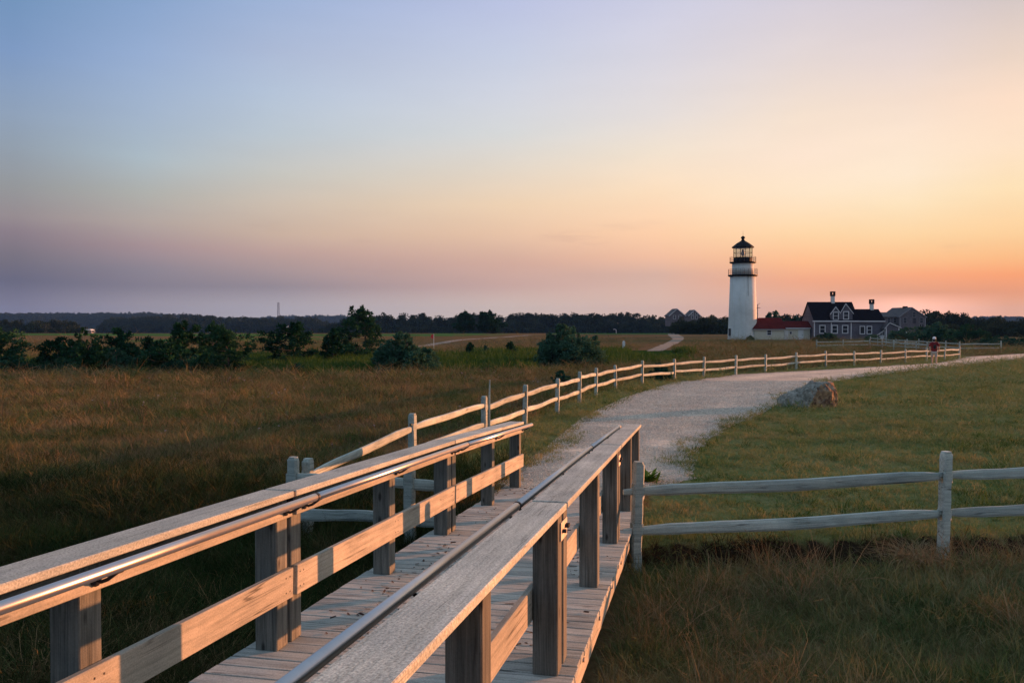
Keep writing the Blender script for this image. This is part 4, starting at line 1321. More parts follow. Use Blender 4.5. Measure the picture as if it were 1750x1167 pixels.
# lighthouse
def lighthouse():
    cx, cy, g = 44.9, 171.0, -.95
    lh = empty('lighthouse', (cx, cy, g), 'tall white round lighthouse tower with black lantern room and two galleries', 'lighthouse')
    c = (cx, cy)
    mb = MB(); mb.lathe([(2.86, g), (2.80, g + .5), (2.62, 4.5), (2.40, 11.45)], 48, c)
    mb.build('tower', M['tower_white'], lh, True)
    mb = MB(); mb.lathe([(2.40, 11.40), (2.62, 11.42), (2.82, 11.55), (2.82, 11.74), (2.1, 11.76)], 40, c)
    mb.build('lower_gallery', M['black_paint'], lh)
    mb = MB(); mb.lathe([(2.06, 11.7), (2.04, 13.95)], 40, c)
    mb.build('watch_room', M['tower_white'], lh, True)
    mb = MB(); mb.lathe([(2.05, 13.92), (2.32, 13.98), (2.54, 14.08), (2.54, 14.24), (1.8, 14.26)], 40, c)
    mb.build('upper_gallery', M['black_paint'], lh)
    mb = MB(); mb.lathe([(1.86, 14.2), (1.86, 15.0), (1.90, 15.05), (1.70, 15.06)], 12, c)
    mb.build('lantern_base', M['black_paint'], lh)
    # glazing: twelve panes with bars
    n = 12
    for k in range(n):
        a0, a1 = 2 * math.pi * k / n, 2 * math.pi * (k + 1) / n
        p0 = (cx + 1.8 * math.cos(a0), cy + 1.8 * math.sin(a0)); p1 = (cx + 1.8 * math.cos(a1), cy + 1.8 * math.sin(a1))
        mb = MB()
        q0 = (cx + 1.785 * math.cos(a0), cy + 1.785 * math.sin(a0)); q1 = (cx + 1.785 * math.cos(a1), cy + 1.785 * math.sin(a1))
        mb.add([(*p0, 15.05), (*p1, 15.05), (*p1, 17.0), (*p0, 17.0), (*q0, 15.05), (*q1, 15.05), (*q1, 17.0), (*q0, 17.0)],
               [(0, 1, 2, 3), (5, 4, 7, 6), (0, 4, 5, 1), (3, 2, 6, 7), (0, 3, 7, 4), (1, 5, 6, 2)])
        mb.build('lantern_pane', M['lantern_glass'], lh)
        mb = MB(); mb.tube([(*p0, 15.02), (*p0, 17.05)], .05, 6)
        mb.build('mullion', M['black_paint'], lh)
    mb = MB()
    for z in (15.08, 16.0, 16.98):
        mb.tube([(cx + 1.81 * math.cos(2 * math.pi * k / n), cy + 1.81 * math.sin(2 * math.pi * k / n), z) for k in range(n + 1)], .035, 6, False)
    mb.build('glazing_bars', M['black_paint'], lh)
    mb = MB(); mb.lathe([(2.16, 17.0), (2.18, 17.12), (1.25, 17.85), (.42, 18.35), (.30, 18.5), (.26, 18.75), (.40, 18.85), (.42, 19.0), (.28, 19.18), (.05, 19.3)], 12, c)
    mb.build('lantern_roof', M['black_paint'], lh)
    mb = MB(); mb.tube([(cx, cy, 19.25), (cx, cy, 20.3)], [.03, .012], 6)
    mb.build('lightning_rod', M['iron'], lh)
    # lamp inside
    mb = MB(); mb.lathe([(.12, 15.0), (.12, 15.5), (.34, 15.6), (.36, 16.1), (.24, 16.3), (.2, 16.65), (.05, 16.7)], 14, c)
    mb.build('lamp', M['plate'], lh, True)
    for z0, rr, hh, nm in ((11.74, 2.74, 1.1, 'gallery_rail'), (14.24, 2.46, .95, 'gallery_rail')):
        mb = MB(); k = 22
        ring = [(cx + rr * math.cos(2 * math.pi * i / k), cy + rr * math.sin(2 * math.pi * i / k)) for i in range(k + 1)]
        for z in (z0 + hh, z0 + hh * .66, z0 + hh * .33):
            mb.tube([(*p, z) for p in ring], .022, 5, False)
        for p in ring[:-1]:
            mb.tube([(*p, z0 - .02), (*p, z0 + hh)], .024, 5)
        mb.build(nm, M['iron'], lh)
    # conductor on the shaft, small slit window, and low side box
    mb = MB(); mb.tube([(cx + .36, cy - 2.43, 11.5), (cx + .40, cy - 2.56, 7.6)], .03, 5)
    mb.build('conductor', M['iron'], lh)
    mb = MB(); mb.box(cx - 2.86, cx - 2.55, cy - 1.1, cy - .5, g + .9, g + 2.3)
    mb.build('door', M['grey_roof'], lh)


lighthouse()


def red_roof_house():
    h = empty('passage_building', (50, 171, -.9), 'low cream building with dark red roof between lighthouse and grey house', 'building')
    # wider block against the tower, its roof swept on the left
    mb = MB(); mb.box(46.6, 52.25, 168.6, 173.6, -.95, 1.42); mb.build('wall', M['cream'], h)
    mb = MB()
    ys = [(168.2, 1.36), (171.1, 3.42), (174.0, 1.36)]
    mb.add([(46.2, 168.2, 1.36), (52.45, 168.2, 1.36), (52.45, 171.1, 3.42), (48.1, 171.1, 3.42), (52.45, 174, 1.36), (46.2, 174, 1.36), (46.2, 168.2, 1.22), (52.45, 168.2, 1.22), (52.45, 174, 1.22), (46.2, 174, 1.22)],
           [(0, 1, 2, 3), (3, 2, 4, 5), (0, 3, 5), (1, 4, 2), (6, 9, 8, 7), (0, 6, 7, 1), (1, 7, 8, 4), (4, 8, 9, 5), (5, 9, 6, 0)])
    mb.build('roof', M['red_roof'], h)
    mb = MB(); mb.box(46.2, 52.4, 168.24, 168.58, 1.1, 1.22); mb.build('eave_board', M['trim'], h)
    window(h, 49.4, .55, .95, 1.05, 168.6, 0, .12)
    mb = MB(); mb.box(52.26, 57.6, 169.6, 172.9, -.95, 1.48); mb.build('wall', M['cream'], h)
    mb = MB(); mb.prism([(169.2, 1.5), (171.2, 2.66), (173.3, 1.5), (173.3, 1.64), (171.2, 2.80), (169.2, 1.64)], 'x', 52.46, 57.75)
    mb.build('roof', M['red_roof'], h)
    mb = MB(); mb.box(52.46, 57.6, 169.22, 169.58, 1.28, 1.49); mb.build('eave_board', M['trim'], h)
    window(h, 53.85, .5, .5, .6, 169.6, 0, .08, bar=False)
    mb = MB(); mb.box(55.3, 56.3, 169.54, 169.62, -.8, 1.1); d = mb.build('door', M['white_paint'], h)
    mb = MB(); mb.box(56.05, 56.14, 169.5, 169.54, .0, .12); mb.build('handle', M['iron'], d)
    mb = MB(); mb.box(52.6, 53.4, 169.54, 169.62, -.8, 1.0); mb.build('door', M['white_paint'], h)


red_roof_house()


def keepers_house():
    h = empty('shingled_house', (62, 171, -.9), 'grey shingled house with steep black roof, twin gabled dormers and white chimneys', 'house')
    gable_x(h, 57.8, 66.2, 168.0, 175.0, -.75, 3.05, 6.35, 'shingle', 'dark_roof', .28)
    gable_x(h, 66.21, 71.3, 168.4, 174.0, -.75, 3.02, 4.95, 'shingle', 'dark_roof', .25)
    mb = MB(); mb.box(57.5, 66.3, 167.66, 167.98, 2.62, 2.86); mb.box(66.35, 71.5, 168.1, 168.38, 2.62, 2.84); mb.build('eave_board', M['trim'], h)
    for x in (57.86, 61.1, 64.9):
        mb = MB(); mb.box(x - .09, x + .09, 167.95, 168.02, -.75, 2.62); mb.build('corner_board', M['trim'], h)
    mb = MB(); mb.box(57.7, 61.2, 167.93, 168.05, -1.05, -.72); mb.build('footing', M['white_paint'], h)
    # paired dormers that rise from the front wall
    for x0, x1, xm, ze, zr in ((60.95, 62.75, 61.85, 4.15, 5.35), (62.76, 65.1, 63.75, 4.25, 5.95)):
        mb = MB(); mb.prism([(x0, 2.5), (x1, 2.5), (x1, ze), (xm, zr), (x0, ze)], 'y', 167.86, 171.2)
        d = mb.build('dormer', M['shingle'], h)
        s0 = (zr - ze) / (xm - x0); s1 = (zr - ze) / (x1 - xm); o_ = .16 if x0 < 61 else .0
        poly = [(x0 - o_, ze - o_ * s0), (xm, zr), (x1 + .16 * (x0 > 62), ze - .16 * (x0 > 62) * s1), (x1 + .16 * (x0 > 62), ze - .16 * (x0 > 62) * s1 + .2), (xm, zr + .22), (x0 - o_, ze - o_ * s0 + .2)]
        mb = MB(); mb.prism(poly, 'y', 167.78, 171.3); mb.build('dormer_roof', M['dark_roof'], d)
        mb = MB(); mb.prism(poly, 'y', 167.70, 167.775); mb.build('bargeboard', M['trim'], d)
    window(h, 61.9, 3.75, 1.12, 1.6, 167.86, 0, .15); window(h, 63.85, 3.85, 1.12, 1.6, 167.86, 0, .15)
    for x in (59.4, 61.75, 63.75):
        window(h, x, 1.2, 1.2, 1.65, 168.0, 0, .16)
    for x in (67.2, 68.55):
        window(h, x, 1.05, 1.05, 1.6, 168.4, 0, .15, bar=(x > 68))
    chimney(h, 62.6, 171.5, .62, 5.8, 8.55); chimney(h, 70.1, 171.2, .6, 4.5, 7.0)
    # small gabled entry on the right
    gable_y(h, 70.9, 73.5, 166.6, 170.2, -.6, 1.55, 2.35, 'shingle', 'grey_roof', .3, .14, 71.6, 'trim')
    for x in (71.0, 73.42):
        mb = MB(); mb.box(x - .1, x + .1, 166.53, 166.61, -.6, 1.5); mb.build('corner_board', M['trim'], h)
    mb = MB()
    for i in range(5):
        mb.box(69.4 + i * .28, 69.7 + i * .28, 166.8, 168.0, -.9, -.75 + i * .2)
    st = mb.build('steps', M['trim'], h)
    mb = MB()
    mb.tube([(69.4, 166.8, .1), (70.8, 166.8, 1.05)], .05, 6)
    for i in range(4): mb.tube([(69.5 + i * .42, 166.8, -.8), (69.5 + i * .42, 166.8, .16 + i * .28)], .035, 6)
    mb.build('step_rail', M['white_paint'], h)
    # pale ramp beside the entry
    mb = MB(); mb.add([(73.6, 166.9, -.1), (75.4, 166.9, .62), (76.2, 166.9, .0), (76.2, 167.1, .0), (75.4, 167.1, .62), (73.6, 167.1, -.1), (73.6, 166.9, .1), (75.4, 166.9, .8), (76.4, 166.9, .0), (76.4, 167.1, .0), (75.4, 167.1, .8), (73.6, 167.1, .1)],
           [(0, 1, 7, 6), (1, 2, 8, 7), (5, 11, 10, 4), (4, 10, 9, 3), (6, 7, 10, 11), (7, 8, 9, 10), (0, 5, 4, 1), (1, 4, 3, 2), (0, 6, 11, 5), (2, 3, 9, 8)])
    mb.build('ramp_rail', M['white_paint'], h)


keepers_house()


def rear_house():
    k = 232 / 1500
    X = lambda px: (px - 875) * k
    Z = lambda py: 2.4 + (552 - py) * k
    h = empty('gabled_house', (105, 236, -.5), 'plain grey two-storey house with tall gable end behind the shingled house', 'house')
    gable_y(h, X(1537), X(1582), 232, 244, -1, Z(542), Z(526.5), 'shingle_far', 'grey_roof', .25, .25, X(1558), 'dim_trim')
    gable_x(h, X(1492), X(1536.5), 233.5, 242, -1, Z(542), Z(534.5), 'shingle_far', 'grey_roof', .3, .2)
    for x in (X(1538), X(1581)):
        mb = MB(); mb.box(x - .14, x + .14, 231.93, 232.0, -1, Z(543)); mb.build('corner_board', M['dim_trim'], h)
    chimney(h, X(1558), 236, .8, Z(528), Z(523), 'shingle_far', .4)
    for px, py in ((1546.5, 547.5), (1562, 537.5), (1574.5, 547.5), (1562.5, 548)):
        window(h, X(px), Z(py), .95, 1.5, 232, 0, .1, 'shingle_far' if px == 1562.5 else 'dim_trim')
    for px in (1573, 1577):
        window(h, X(px), Z(559.5), .55, 1.8, 232, 0, .09, 'dim_trim')
    for px in (1507, 1523, 1535 - 2):
        window(h, X(px), Z(547.5), .9, 1.4, 233.5, 0, .1, 'dim_trim')


rear_house()


def far_house(px0, px1, pxm, apex, eave, base, D, label, wing):
    k = D / 1500
    X = lambda px: (px - 875) * k
    Z = lambda py: 2.4 + (552 - py) * k
    h = empty('far_house', (X(pxm), D, Z(base)), label, 'house')
    gable_y(h, X(px0), X(px1), D, D + 11, Z(base) - 1.5, Z(eave), Z(apex), 'shingle_far', 'grey_roof', .5, .3, X(pxm), 'trim')
    for fx in (.3, .68):
        window(h, X(px0 + (px1 - px0) * fx), Z(eave + 3), 1.1, 1.5, D, 0, .12)
        if wing: window(h, X(px0 + (px1 - px0) * fx), Z(eave - 3.2), .9, 1.2, D, 0, .12)
    return h


far_house(1145, 1170, 1157, 528.5, 539, 551, 350, 'far grey gabled house on rise left of lighthouse, left one of pair', False)
far_house(1178, 1196, 1187, 530.5, 539, 548, 375, 'far pale gabled house with windows in gable, nearer the lighthouse', True)

# ------------------------------------------------------------------ trees and shrubs one can tell apart
TL = 'trees and shrubs between meadow and golf course'
T = make_tree
T('shrub', 'dark broad evergreen thicket at far left edge of meadow', -26.2, 44.6, 2.35, 4.2, 'pine', 1, TL, 'shrub', .10, 1.1)
T('shrub', 'dark low shrub filling gap right of leftmost thicket', -23.9, 46.2, 1.85, 3.2, 'pine', 2, TL, 'shrub', .10, .9)
T('evergreen_tree', 'dense dark round-topped evergreen, tallest mass at left of meadow', -22.3, 45.5, 2.5, 3.1, 'bush', 3, TL, 'tree', .10, 1.3, M['pine'])
T('pine_tree', 'short pine with thin spire just right of round dark evergreen', -21.6, 48.5, 2.3, 3.0, 'pine', 4, TL, 'tree', .10, 1.0)
T('shrub', 'dark spreading shrub between two short spired pines', -20.0, 48.6, 1.75, 3.4, 'pine', 5, TL, 'shrub', .10, .9, M['pine'])
T('pine_tree', 'spired pine with layered boughs in middle of left tree row', -18.7, 49.5, 2.7, 3.4, 'pine', 6, TL, 'tree', .10, 1.1)
T('pine_tree', 'narrow pine with knobbly leader, second from end of left row', -17.4, 51.0, 2.7, 2.6, 'pine', 7, TL, 'tree', .10, 1.0)
T('pine_tree', 'open pine with pale bare trunk at right end of left row', -13.7, 42.5, 2.4, 2.9, 'pine', 8, TL, 'tree', .09, .9)
T('shrub', 'low dark shrub under open pine at left row end', -15.4, 44.2, 1.2, 2.8, 'bush', 28, TL, 'shrub', .09, .8, M['pine'])
T('pine_tree', 'wide ragged pine with pale branching limbs left of big round bush', -14.6, 58.8, 2.75, 4.2, 'pine', 9, TL, 'tree', .11, 1.3)
T('pine_tree', 'small pine leaning beside wide ragged pine', -12.6, 62.0, 2.3, 2.0, 'pine', 29, TL, 'tree', .11, 1.0)
T('pine_tree', 'tall dark pine reaching skyline behind big round bush', -12.8, 76.9, 4.2, 5.0, 'pine', 10, TL, 'tree', .13, 1.4)
T('bush', 'big rounded blue-green bush left of centre in tall grass', -5.8, 47.5, 2.25, 4.1, 'bush', 11, TL, 'bush', .11, 1.9)
T('bush', 'big domed dark bush above left fence, largest in centre', 3.7, 57.0, 2.95, 5.2, 'bush', 12, TL, 'bush', .11, 2.2)
T('pine_sapling', 'leftmost of three pine saplings on green rise between big bushes', -3.8, 76.9, 1.15, .9, 'pine', 13, 'pine saplings', 'sapling', .10, .5)
T('pine_sapling', 'round-headed sapling, middle of three between big bushes', -2.3, 76.9, 1.0, .65, 'bush', 14, 'pine saplings', 'sapling', .09, .4)
T('pine_sapling', 'rightmost pine sapling nearest big domed bush', 0.0, 75.5, 1.25, 1.2, 'pine', 15, 'pine saplings', 'sapling', .10, .5)
T('shrub', 'small round shrub behind path fence below big domed bush', 1.95, 34.0, .75, .95, 'bush', 16, None, 'shrub', .06, .7)
T('shrub', 'small shrub growing through rails of path fence', 6.7, 39.4, .85, 1.15, 'bush', 17, None, 'shrub', .06, .8)
T('shrub', 'low dark shrub in green grass below pale-limbed pine', -10.9, 44.5, .6, 1.0, 'bush', 18, None, 'shrub', .07, .6)
T('shrub', 'low dark shrub filling foot of left row below layered pine', -18.2, 47.2, 1.5, 3.6, 'pine', 41, TL, 'shrub', .10, .9, M['pine'])
T('shrub', 'low dark shrub at foot of short spired pine in left row', -21.0, 46.6, 1.4, 2.6, 'bush', 42, TL, 'shrub', .10, .9)
T('shrub', 'low green undergrowth below left edge thicket', -25.0, 43.9, 1.0, 3.2, 'bush', 43, TL, 'shrub', .09, .9)
T('shrub', 'low green undergrowth at foot of round dark evergreen', -22.6, 43.9, .9, 3.0, 'bush', 44, TL, 'shrub', .09, .9)
T('shrub', 'low green undergrowth below knobbly narrow pine in left row', -17.0, 46.4, 1.1, 3.2, 'bush', 45, TL, 'shrub', .09, .9)
T('shrub', 'undergrowth linking wide ragged pine and tall skyline pine', -12.2, 66.0, 1.3, 4.6, 'bush', 46, TL, 'shrub', .11, .9, M['pine'])
GB = 'bushes around lighthouse grounds'
T('bush', 'dark scrub mound right of rear grey house, before treeline', 82.0, 170.0, 3.4, 9.0, 'bush', 47, GB, 'bush', .26, 1.2)
T('bush', 'broad low scrub under gable wall of rear grey house', 84.5, 196.0, 3.0, 10.0, 'bush', 48, GB, 'bush', .28, 1.1, M['pine'])
T('bush', 'green scrub beyond lone fence section, far right', 70.0, 140.0, 2.2, 7.0, 'bush', 49, GB, 'bush', .2, 1.0)
T('bush', 'dark green bush in front of shingled house between its ground windows', 55.6, 155.0, 1.5, 4.8, 'bush', 19, GB, 'bush', .2, .9)
T('bush', 'small green bush by pale entry steps', 62.5, 152.0, 1.2, 3.0, 'bush', 20, GB, 'bush', .2, .7)
T('bush', 'leafy bush right of entry shed, under rear house', 67.5, 150.0, 2.5, 7.0, 'bush', 21, GB, 'bush', .2, 1.0)
T('bush', 'rounded bush just left of walker behind far fence', 57.6, 119.0, 2.3, 5.6, 'bush', 22, GB, 'bush', .17, 1.1)
T('bush', 'dark dense bush right of walker behind far fence', 65.5, 126.0, 3.1, 7.2, 'bush', 23, GB, 'bush', .17, 1.3, M['pine'])
T('bush', 'low bright bush at bend of path, right edge', 62.5, 112.0, 1.4, 6.4, 'bush', 24, GB, 'bush', .16, 1.0)
T('bush', 'dark bush cut by right frame edge beyond path', 67.5, 112.0, 2.4, 5.2, 'bush', 27, GB, 'bush', .16, 1.0, M['pine'])
T('bush', 'tiny agave-like plant at foot of lighthouse', 45.2, 166.5, .8, 1.6, 'bush', 25, GB, 'plant', .2, .4)
T('tree', 'round dark tree behind right side of lighthouse above red roof', 60.5, 203.0, 6.3, 7.2, 'bush', 26, None, 'tree', .35, 1.3)
T('tree', 'lower dark tree between lighthouse and shingled house, behind red roof', 68.5, 212.0, 4.6, 6.0, 'bush', 36, None, 'tree', .35, 1.0)
GC = 'dark pines standing on the golf course edge'
T('pine_tree', 'dark pine clump at forest front, left half of pair', -15.0, 270.0, 6.6, 7.0, 'pine', 30, GC, 'tree', .4, 1.2, M['pine'])
T('pine_tree', 'spiky dark pine beside clump at forest front, right half of pair', -8.0, 272.0, 6.2, 9.0, 'pine', 31, GC, 'tree', .42, 1.4)

# ------------------------------------------------------------------ small plants near the bridge


def weed(name, label, x, y, h, n, mat, seed, z=None, wide=.03, lean=.7):
    r = np.random.default_rng(seed)
    V, Q = [], []
    for k in range(n):
        a = r.uniform(0, 6.28); L = h * r.uniform(.5, 1.1); w = wide * r.uniform(.7, 1.3)
        p = np.array([r.normal(0, h * .15), r.normal(0, h * .15), 0]); dz = r.uniform(.5, 1.2)
        d = np.array([math.cos(a) * lean, math.sin(a) * lean, dz]); d /= np.linalg.norm(d)
        s = np.array([-math.sin(a), math.cos(a), 0]) * w / 2
        b = len(V)
        for t, k2 in ((0, .3), (.35, 1), (.7, .9), (1, .1)):
            q = p + d * L * t + np.array([0, 0, -.35 * L * t * t])
            V += [q - s * k2, q + s * k2]
        Q += [(b + i, b + i + 1, b + i + 3, b + i + 2) for i in (0, 2, 4)]
    zz = float(zt(x, y)) if z is None else z
    o = link(name, np_mesh(name, np.array(V), np.array(Q), mat), None, (x, y, zz))
    return tag(o, label, 'plant')


weed('weed', 'leafy green weed beside right railing end on gravel', 2.05, 13.2, .42, 60, M['weed'], 1, None, .05)
weed('weed', 'bright green leafy weed under left railing beside deck edge', -1.05, 8.3, .5, 60, M['weed'], 2, None, .045)
weed('weed', 'rusty dry weed tuft at left corner of deck end', -.25, 12.6, .32, 120, M['straw'], 3, None, .012, 1.2)
weed('grass_clump', 'pale straw grass clump drooping below right fence post', 4.25, 9.25, .62, 300, M['straw'], 4, -.1, .006, 1.5)

# ------------------------------------------------------------------ person


def skin_obj(name, verts, edges, radii, mat, parent, levels=2, root=0):
    me = bpy.data.meshes.new(name)
    me.from_pydata(verts, edges, [])
    o = bpy.data.objects.new(name, me); COL.objects.link(o); o.parent = parent
    md = o.modifiers.new('skin', 'SKIN'); md.use_smooth_shade = True
    lay = me.skin_vertices[0] if me.skin_vertices else None
    if lay is None:
        bpy.context.view_layer.update(); lay = me.skin_vertices[0]
    for i, rr in enumerate(radii):
        lay.data[i].radius = rr if hasattr(rr, '__len__') else (rr, rr)
        lay.data[i].use_root = (i == root)
    sb = o.modifiers.new('smooth', 'SUBSURF'); sb.levels = levels; sb.render_levels = levels
    me.materials.append(mat)
    return o


def person():
    x, y = 26.9, 55.9
    z = float(zt(x, y)) + .03
    p = empty('person', (x, y, z), 'person in dark red shirt, light shorts and white cap walking away on path', 'person')
    p.rotation_euler = (0, 0, R(-24))          # walks along the path, back to the viewer
    # body faces +Y; x right. mid-stride, right arm slightly bent
    Vv = [(0, 0, .92), (0, .0, 1.08), (0, -.01, 1.28), (0, .0, 1.42), (0, .02, 1.50), (0, .04, 1.60), (0, .045, 1.70),
          (-.10, 0, .86), (-.115, .10, .50), (-.115, .06, .10), (-.12, .20, .04),
          (.10, 0, .86), (.115, -.05, .48), (.12, -.20, .11), (.125, -.08, .04),
          (-.19, -.01, 1.40), (-.25, -.05, 1.14), (-.24, .08, .92), (-.235, .12, .84),
          (.19, -.01, 1.40), (.27, -.04, 1.14), (.285, .10, .95), (.28, .16, .87)]
    Ed = [(0, 1), (1, 2), (2, 3), (3, 4), (4, 5), (5, 6), (0, 7), (7, 8), (8, 9), (9, 10), (0, 11), (11, 12), (12, 13), (13, 14), (3, 15), (15, 16), (16, 17), (17, 18), (3, 19), (19, 20), (20, 21), (21, 22)]
    Ra = [(.15, .11), (.145, .105), (.16, .11), (.12, .09), .055, (.075, .09), (.072, .088),
          .095, .062, .042, .035, .095, .062, .042, .035, .06, .046, .036, .035, .06, .046, .036, .035]
    skin_obj('body', Vv, Ed, Ra, M['skin'], p)
    skin_obj('shirt', [(0, 0, .80), (0, 0, .96), (0, -.005, 1.12), (0, -.01, 1.30), (0, 0, 1.43), (-.20, -.01, 1.40), (-.265, -.045, 1.18), (.20, -.01, 1.40), (.28, -.04, 1.18)],
             [(0, 1), (1, 2), (2, 3), (3, 4), (4, 5), (5, 6), (4, 7), (7, 8)],
             [(.20, .15), (.195, .145), (.185, .135), (.195, .135), (.125, .10), .085, .08, .085, .08], M['red_cloth'], p)
    skin_obj('shorts', [(0, 0, .90), (-.10, 0, .82), (-.118, .085, .55), (.10, 0, .82), (.118, -.04, .52)], [(0, 1), (1, 2), (0, 3), (3, 4)], [(.165, .13), .115, .095, .115, .095], M['khaki'], p)
    mb = MB(); mb.lathe([(.104, 1.66), (.108, 1.72), (.09, 1.79), (.04, 1.825), (.0, 1.83)], 16, (0, .045))
    mb.add([(-.07, .13, 1.668), (.07, .13, 1.668), (.05, .23, 1.655), (-.05, .23, 1.655), (-.07, .13, 1.678), (.07, .13, 1.678), (.05, .23, 1.665), (-.05, .23, 1.665)], [(0, 1, 2, 3), (4, 7, 6, 5), (0, 4, 5, 1), (1, 5, 6, 2), (2, 6, 7, 3), (3, 7, 4, 0)])
    mb.build('cap', M['white_cloth'], p, True, world=False)
    mb = MB(); mb.lathe([(.0, 1.50), (.07, 1.52), (.098, 1.58), (.106, 1.66)], 16, (0, .03))
    mb.build('hair', M['dark_cloth'], p, True, world=False)
    for sx, yy in ((-.12, .13), (.125, -.14)):
        skin_obj('shoe', [(sx, yy - .09, .05), (sx, yy, .055), (sx, yy + .14, .04)], [(0, 1), (1, 2)], [.052, .055, .045], M['white_cloth'], p, 1)
    # the head turned a little, ears and nose
    mb = MB()
    for sx in (-1, 1):
        mb.tube([(sx * .078, .03, 1.58), (sx * .092, .025, 1.61), (sx * .082, .03, 1.64)], [.012, .018, .012], 6)
    mb.tube([(0, .125, 1.615), (0, .15, 1.585), (0, .13, 1.575)], [.008, .018, .012], 6)
    mb.build('ears_and_nose', M['skin'], p, True, world=False)
    # small pack
    b = empty('backpack', (x, y, z), 'small dark backpack on back of walker in red shirt', 'backpack')
    b.rotation_euler = p.rotation_euler
    skin_obj('bag', [(.03, -.19, 1.05), (.03, -.20, 1.2), (.03, -.18, 1.33)], [(0, 1), (1, 2)], [(.10, .06), (.11, .07), (.08, .05)], M['dark_cloth'], b, 2)
    for sx in (-.08, .12):
        mb = MB(); mb.tube([(sx, -.17, 1.36), (sx, -.02, 1.475), (sx, .13, 1.36)], .014, 6)
        mb.build('strap', M['dark_cloth'], b, True, world=False)


person()


# ------------------------------------------------------------------ small far things
def px_at(px, D): return (px - 875) * D / 1500


def far_small():
    # white marker post near the centre
    x, y = 11.9, 93.4; z = float(zt(x, y))
    o = empty('marker_post', (x, y, z), 'white marker post in brown field right of big domed bush', 'post')
    mb = MB(); mb.box(x - .13, x + .13, y - .13, y + .13, z - .1, z + .95); mb.prism([(x - .13, z + .95), (x + .13, z + .95), (x, z + 1.1)], 'y', y - .13, y + .13)
    mb.build('stake', M['white_paint'], o)
    # golf flag
    x, y = -8.2, 92.0; z = float(zt(x, y))
    o = empty('golf_flag', (x, y, z), 'red golf flag on white pole at sandy track', 'flag')
    mb = MB(); mb.tube([(x, y, z), (x, y, z + 1.75)], .03, 6); mb.build('pole', M['white_paint'], o)
    mb = MB()
    mb.add([(x, y, z + 1.72), (x + .02, y - .01, z + 1.25), (x - .28, y + .05, z + 1.3), (x - .3, y + .03, z + 1.66), (x, y + .012, z + 1.72), (x + .02, y + .002, z + 1.25), (x - .28, y + .062, z + 1.3), (x - .3, y + .042, z + 1.66)],
           [(0, 1, 2, 3), (7, 6, 5, 4), (0, 4, 5, 1), (1, 5, 6, 2), (2, 6, 7, 3), (3, 7, 4, 0)])
    mb.build('flag', M['flag_red'], o)
    # white marker far left
    D = 262; x = px_at(360, D); z = float(zt(x, D))
    o = empty('marker_post', (x, D, z), 'small white marker on far golf field at left', 'post')
    mb = MB(); mb.lathe([(.30, z - .1), (.32, z + .5), (.22, z + .75), (.26, z + 1.0), (.1, z + 1.25)], 10, (x, D)); mb.build('marker', M['white_paint'], o, True)
    # far shelter: white roofed
    D = 300; x = px_at(152, D); z = float(zt(x, D))
    o = empty('golf_shelter', (x, D, z), 'tiny white-roofed shelter on far golf field at left', 'shelter')
    mb = MB(); mb.prism([(x - 1.5, z + 1.35), (x + 1.5, z + 1.35), (x + .8, z + 1.75), (x - .8, z + 1.75)], 'y', D - 1.2, D + 1.2); mb.build('roof', M['white_paint'], o)
    mb = MB(); mb.box(x - .1, x + 1.2, D - .8, D + .8, z - .1, z + .7); mb.build('cart_body', M['dim_trim'], o)
    for sx in (-1.4, 1.4):
        for sy in (-1, 1):
            mb = MB(); mb.tube([(x + sx, D + sy, z - .1), (x + sx, D + sy, z + 1.38)], .06, 6); mb.build('post', M['white_paint'], o)
    # second small flag
    D = 150; x = px_at(489, D); z = float(zt(x, D))
    o = empty('golf_flag', (x, D, z), 'tiny white golf pin beyond ragged pine', 'flag')
    mb = MB(); mb.tube([(x, D, z), (x, D, z + 2.6)], .035, 6); mb.build('pole', M['white_paint'], o)
    mb = MB(); mb.box(x, x + .4, D - .02, D + .02, z + 2.2, z + 2.6); mb.build('flag', M['white_paint'], o)
    # lamp-like post with arm far centre
    D = 330; x = px_at(1053, D); z = float(zt(x, D))
    o = empty('sign_post', (x, D, z), 'grey post with bent arm at far edge of golf green', 'post')
    mb = MB(); mb.tube([(x, D, z - .1), (x, D, z + 2.4), (x - .5, D, z + 2.7), (x - 1.1, D, z + 2.6)], .11, 6); mb.build('pole', M['trim'], o)
    # radio mast on the skyline
    D = 2400; x = px_at(476, D); z = 12.0
    o = empty('radio_mast', (x, D, z), 'thin lattice radio mast on far left skyline', 'mast')
    mb = MB()
    hh = 46; s0, s1 = 3.0, 1.6
    for sx in (-1, 1):
        for sy in (-1, 1):
            mb.tube([(x + sx * s0, D + sy * s0, z), (x + sx * s1, D + sy * s1, z + hh)], .35, 5)
    mb.build('leg_frame', M['grey_roof'], o)
    mb = MB()
    for i in range(9):
        t0, t1 = i / 9, (i + 1) / 9
        a = s0 + (s1 - s0) * t0; b = s0 + (s1 - s0) * t1
        for sy in (-1, 1):
            mb.tube([(x - a, D + sy * a, z + hh * t0), (x + b, D + sy * b, z + hh * t1)], .2, 4)
            mb.tube([(x - b, D + sy * b, z + hh * t1), (x + b, D + sy * b, z + hh * t1)], .2, 4)
    mb.build('bracing', M['grey_roof'], o)
    # utility pole right of the tower
    D = 186; x = px_at(1294.5, D); z = float(zt(x, D))
    o = empty('utility_pole', (x, D, z), 'thin dark utility pole between lighthouse and round tree', 'pole')
    mb = MB(); mb.tube([(x, D, z), (x, D, 6.4)], [.11, .07], 6); mb.build('pole', M['iron'], o)
    mb = MB(); mb.tube([(x - .6, D, 5.6), (x + .6, D, 5.6)], .05, 5); mb.tube([(x, D, 6.2), (x + .5, D, 6.6)], .04, 5); mb.build('crossarm', M['iron'], o)
    D = 215; x = px_at(1361, D); z = float(zt(x, D))
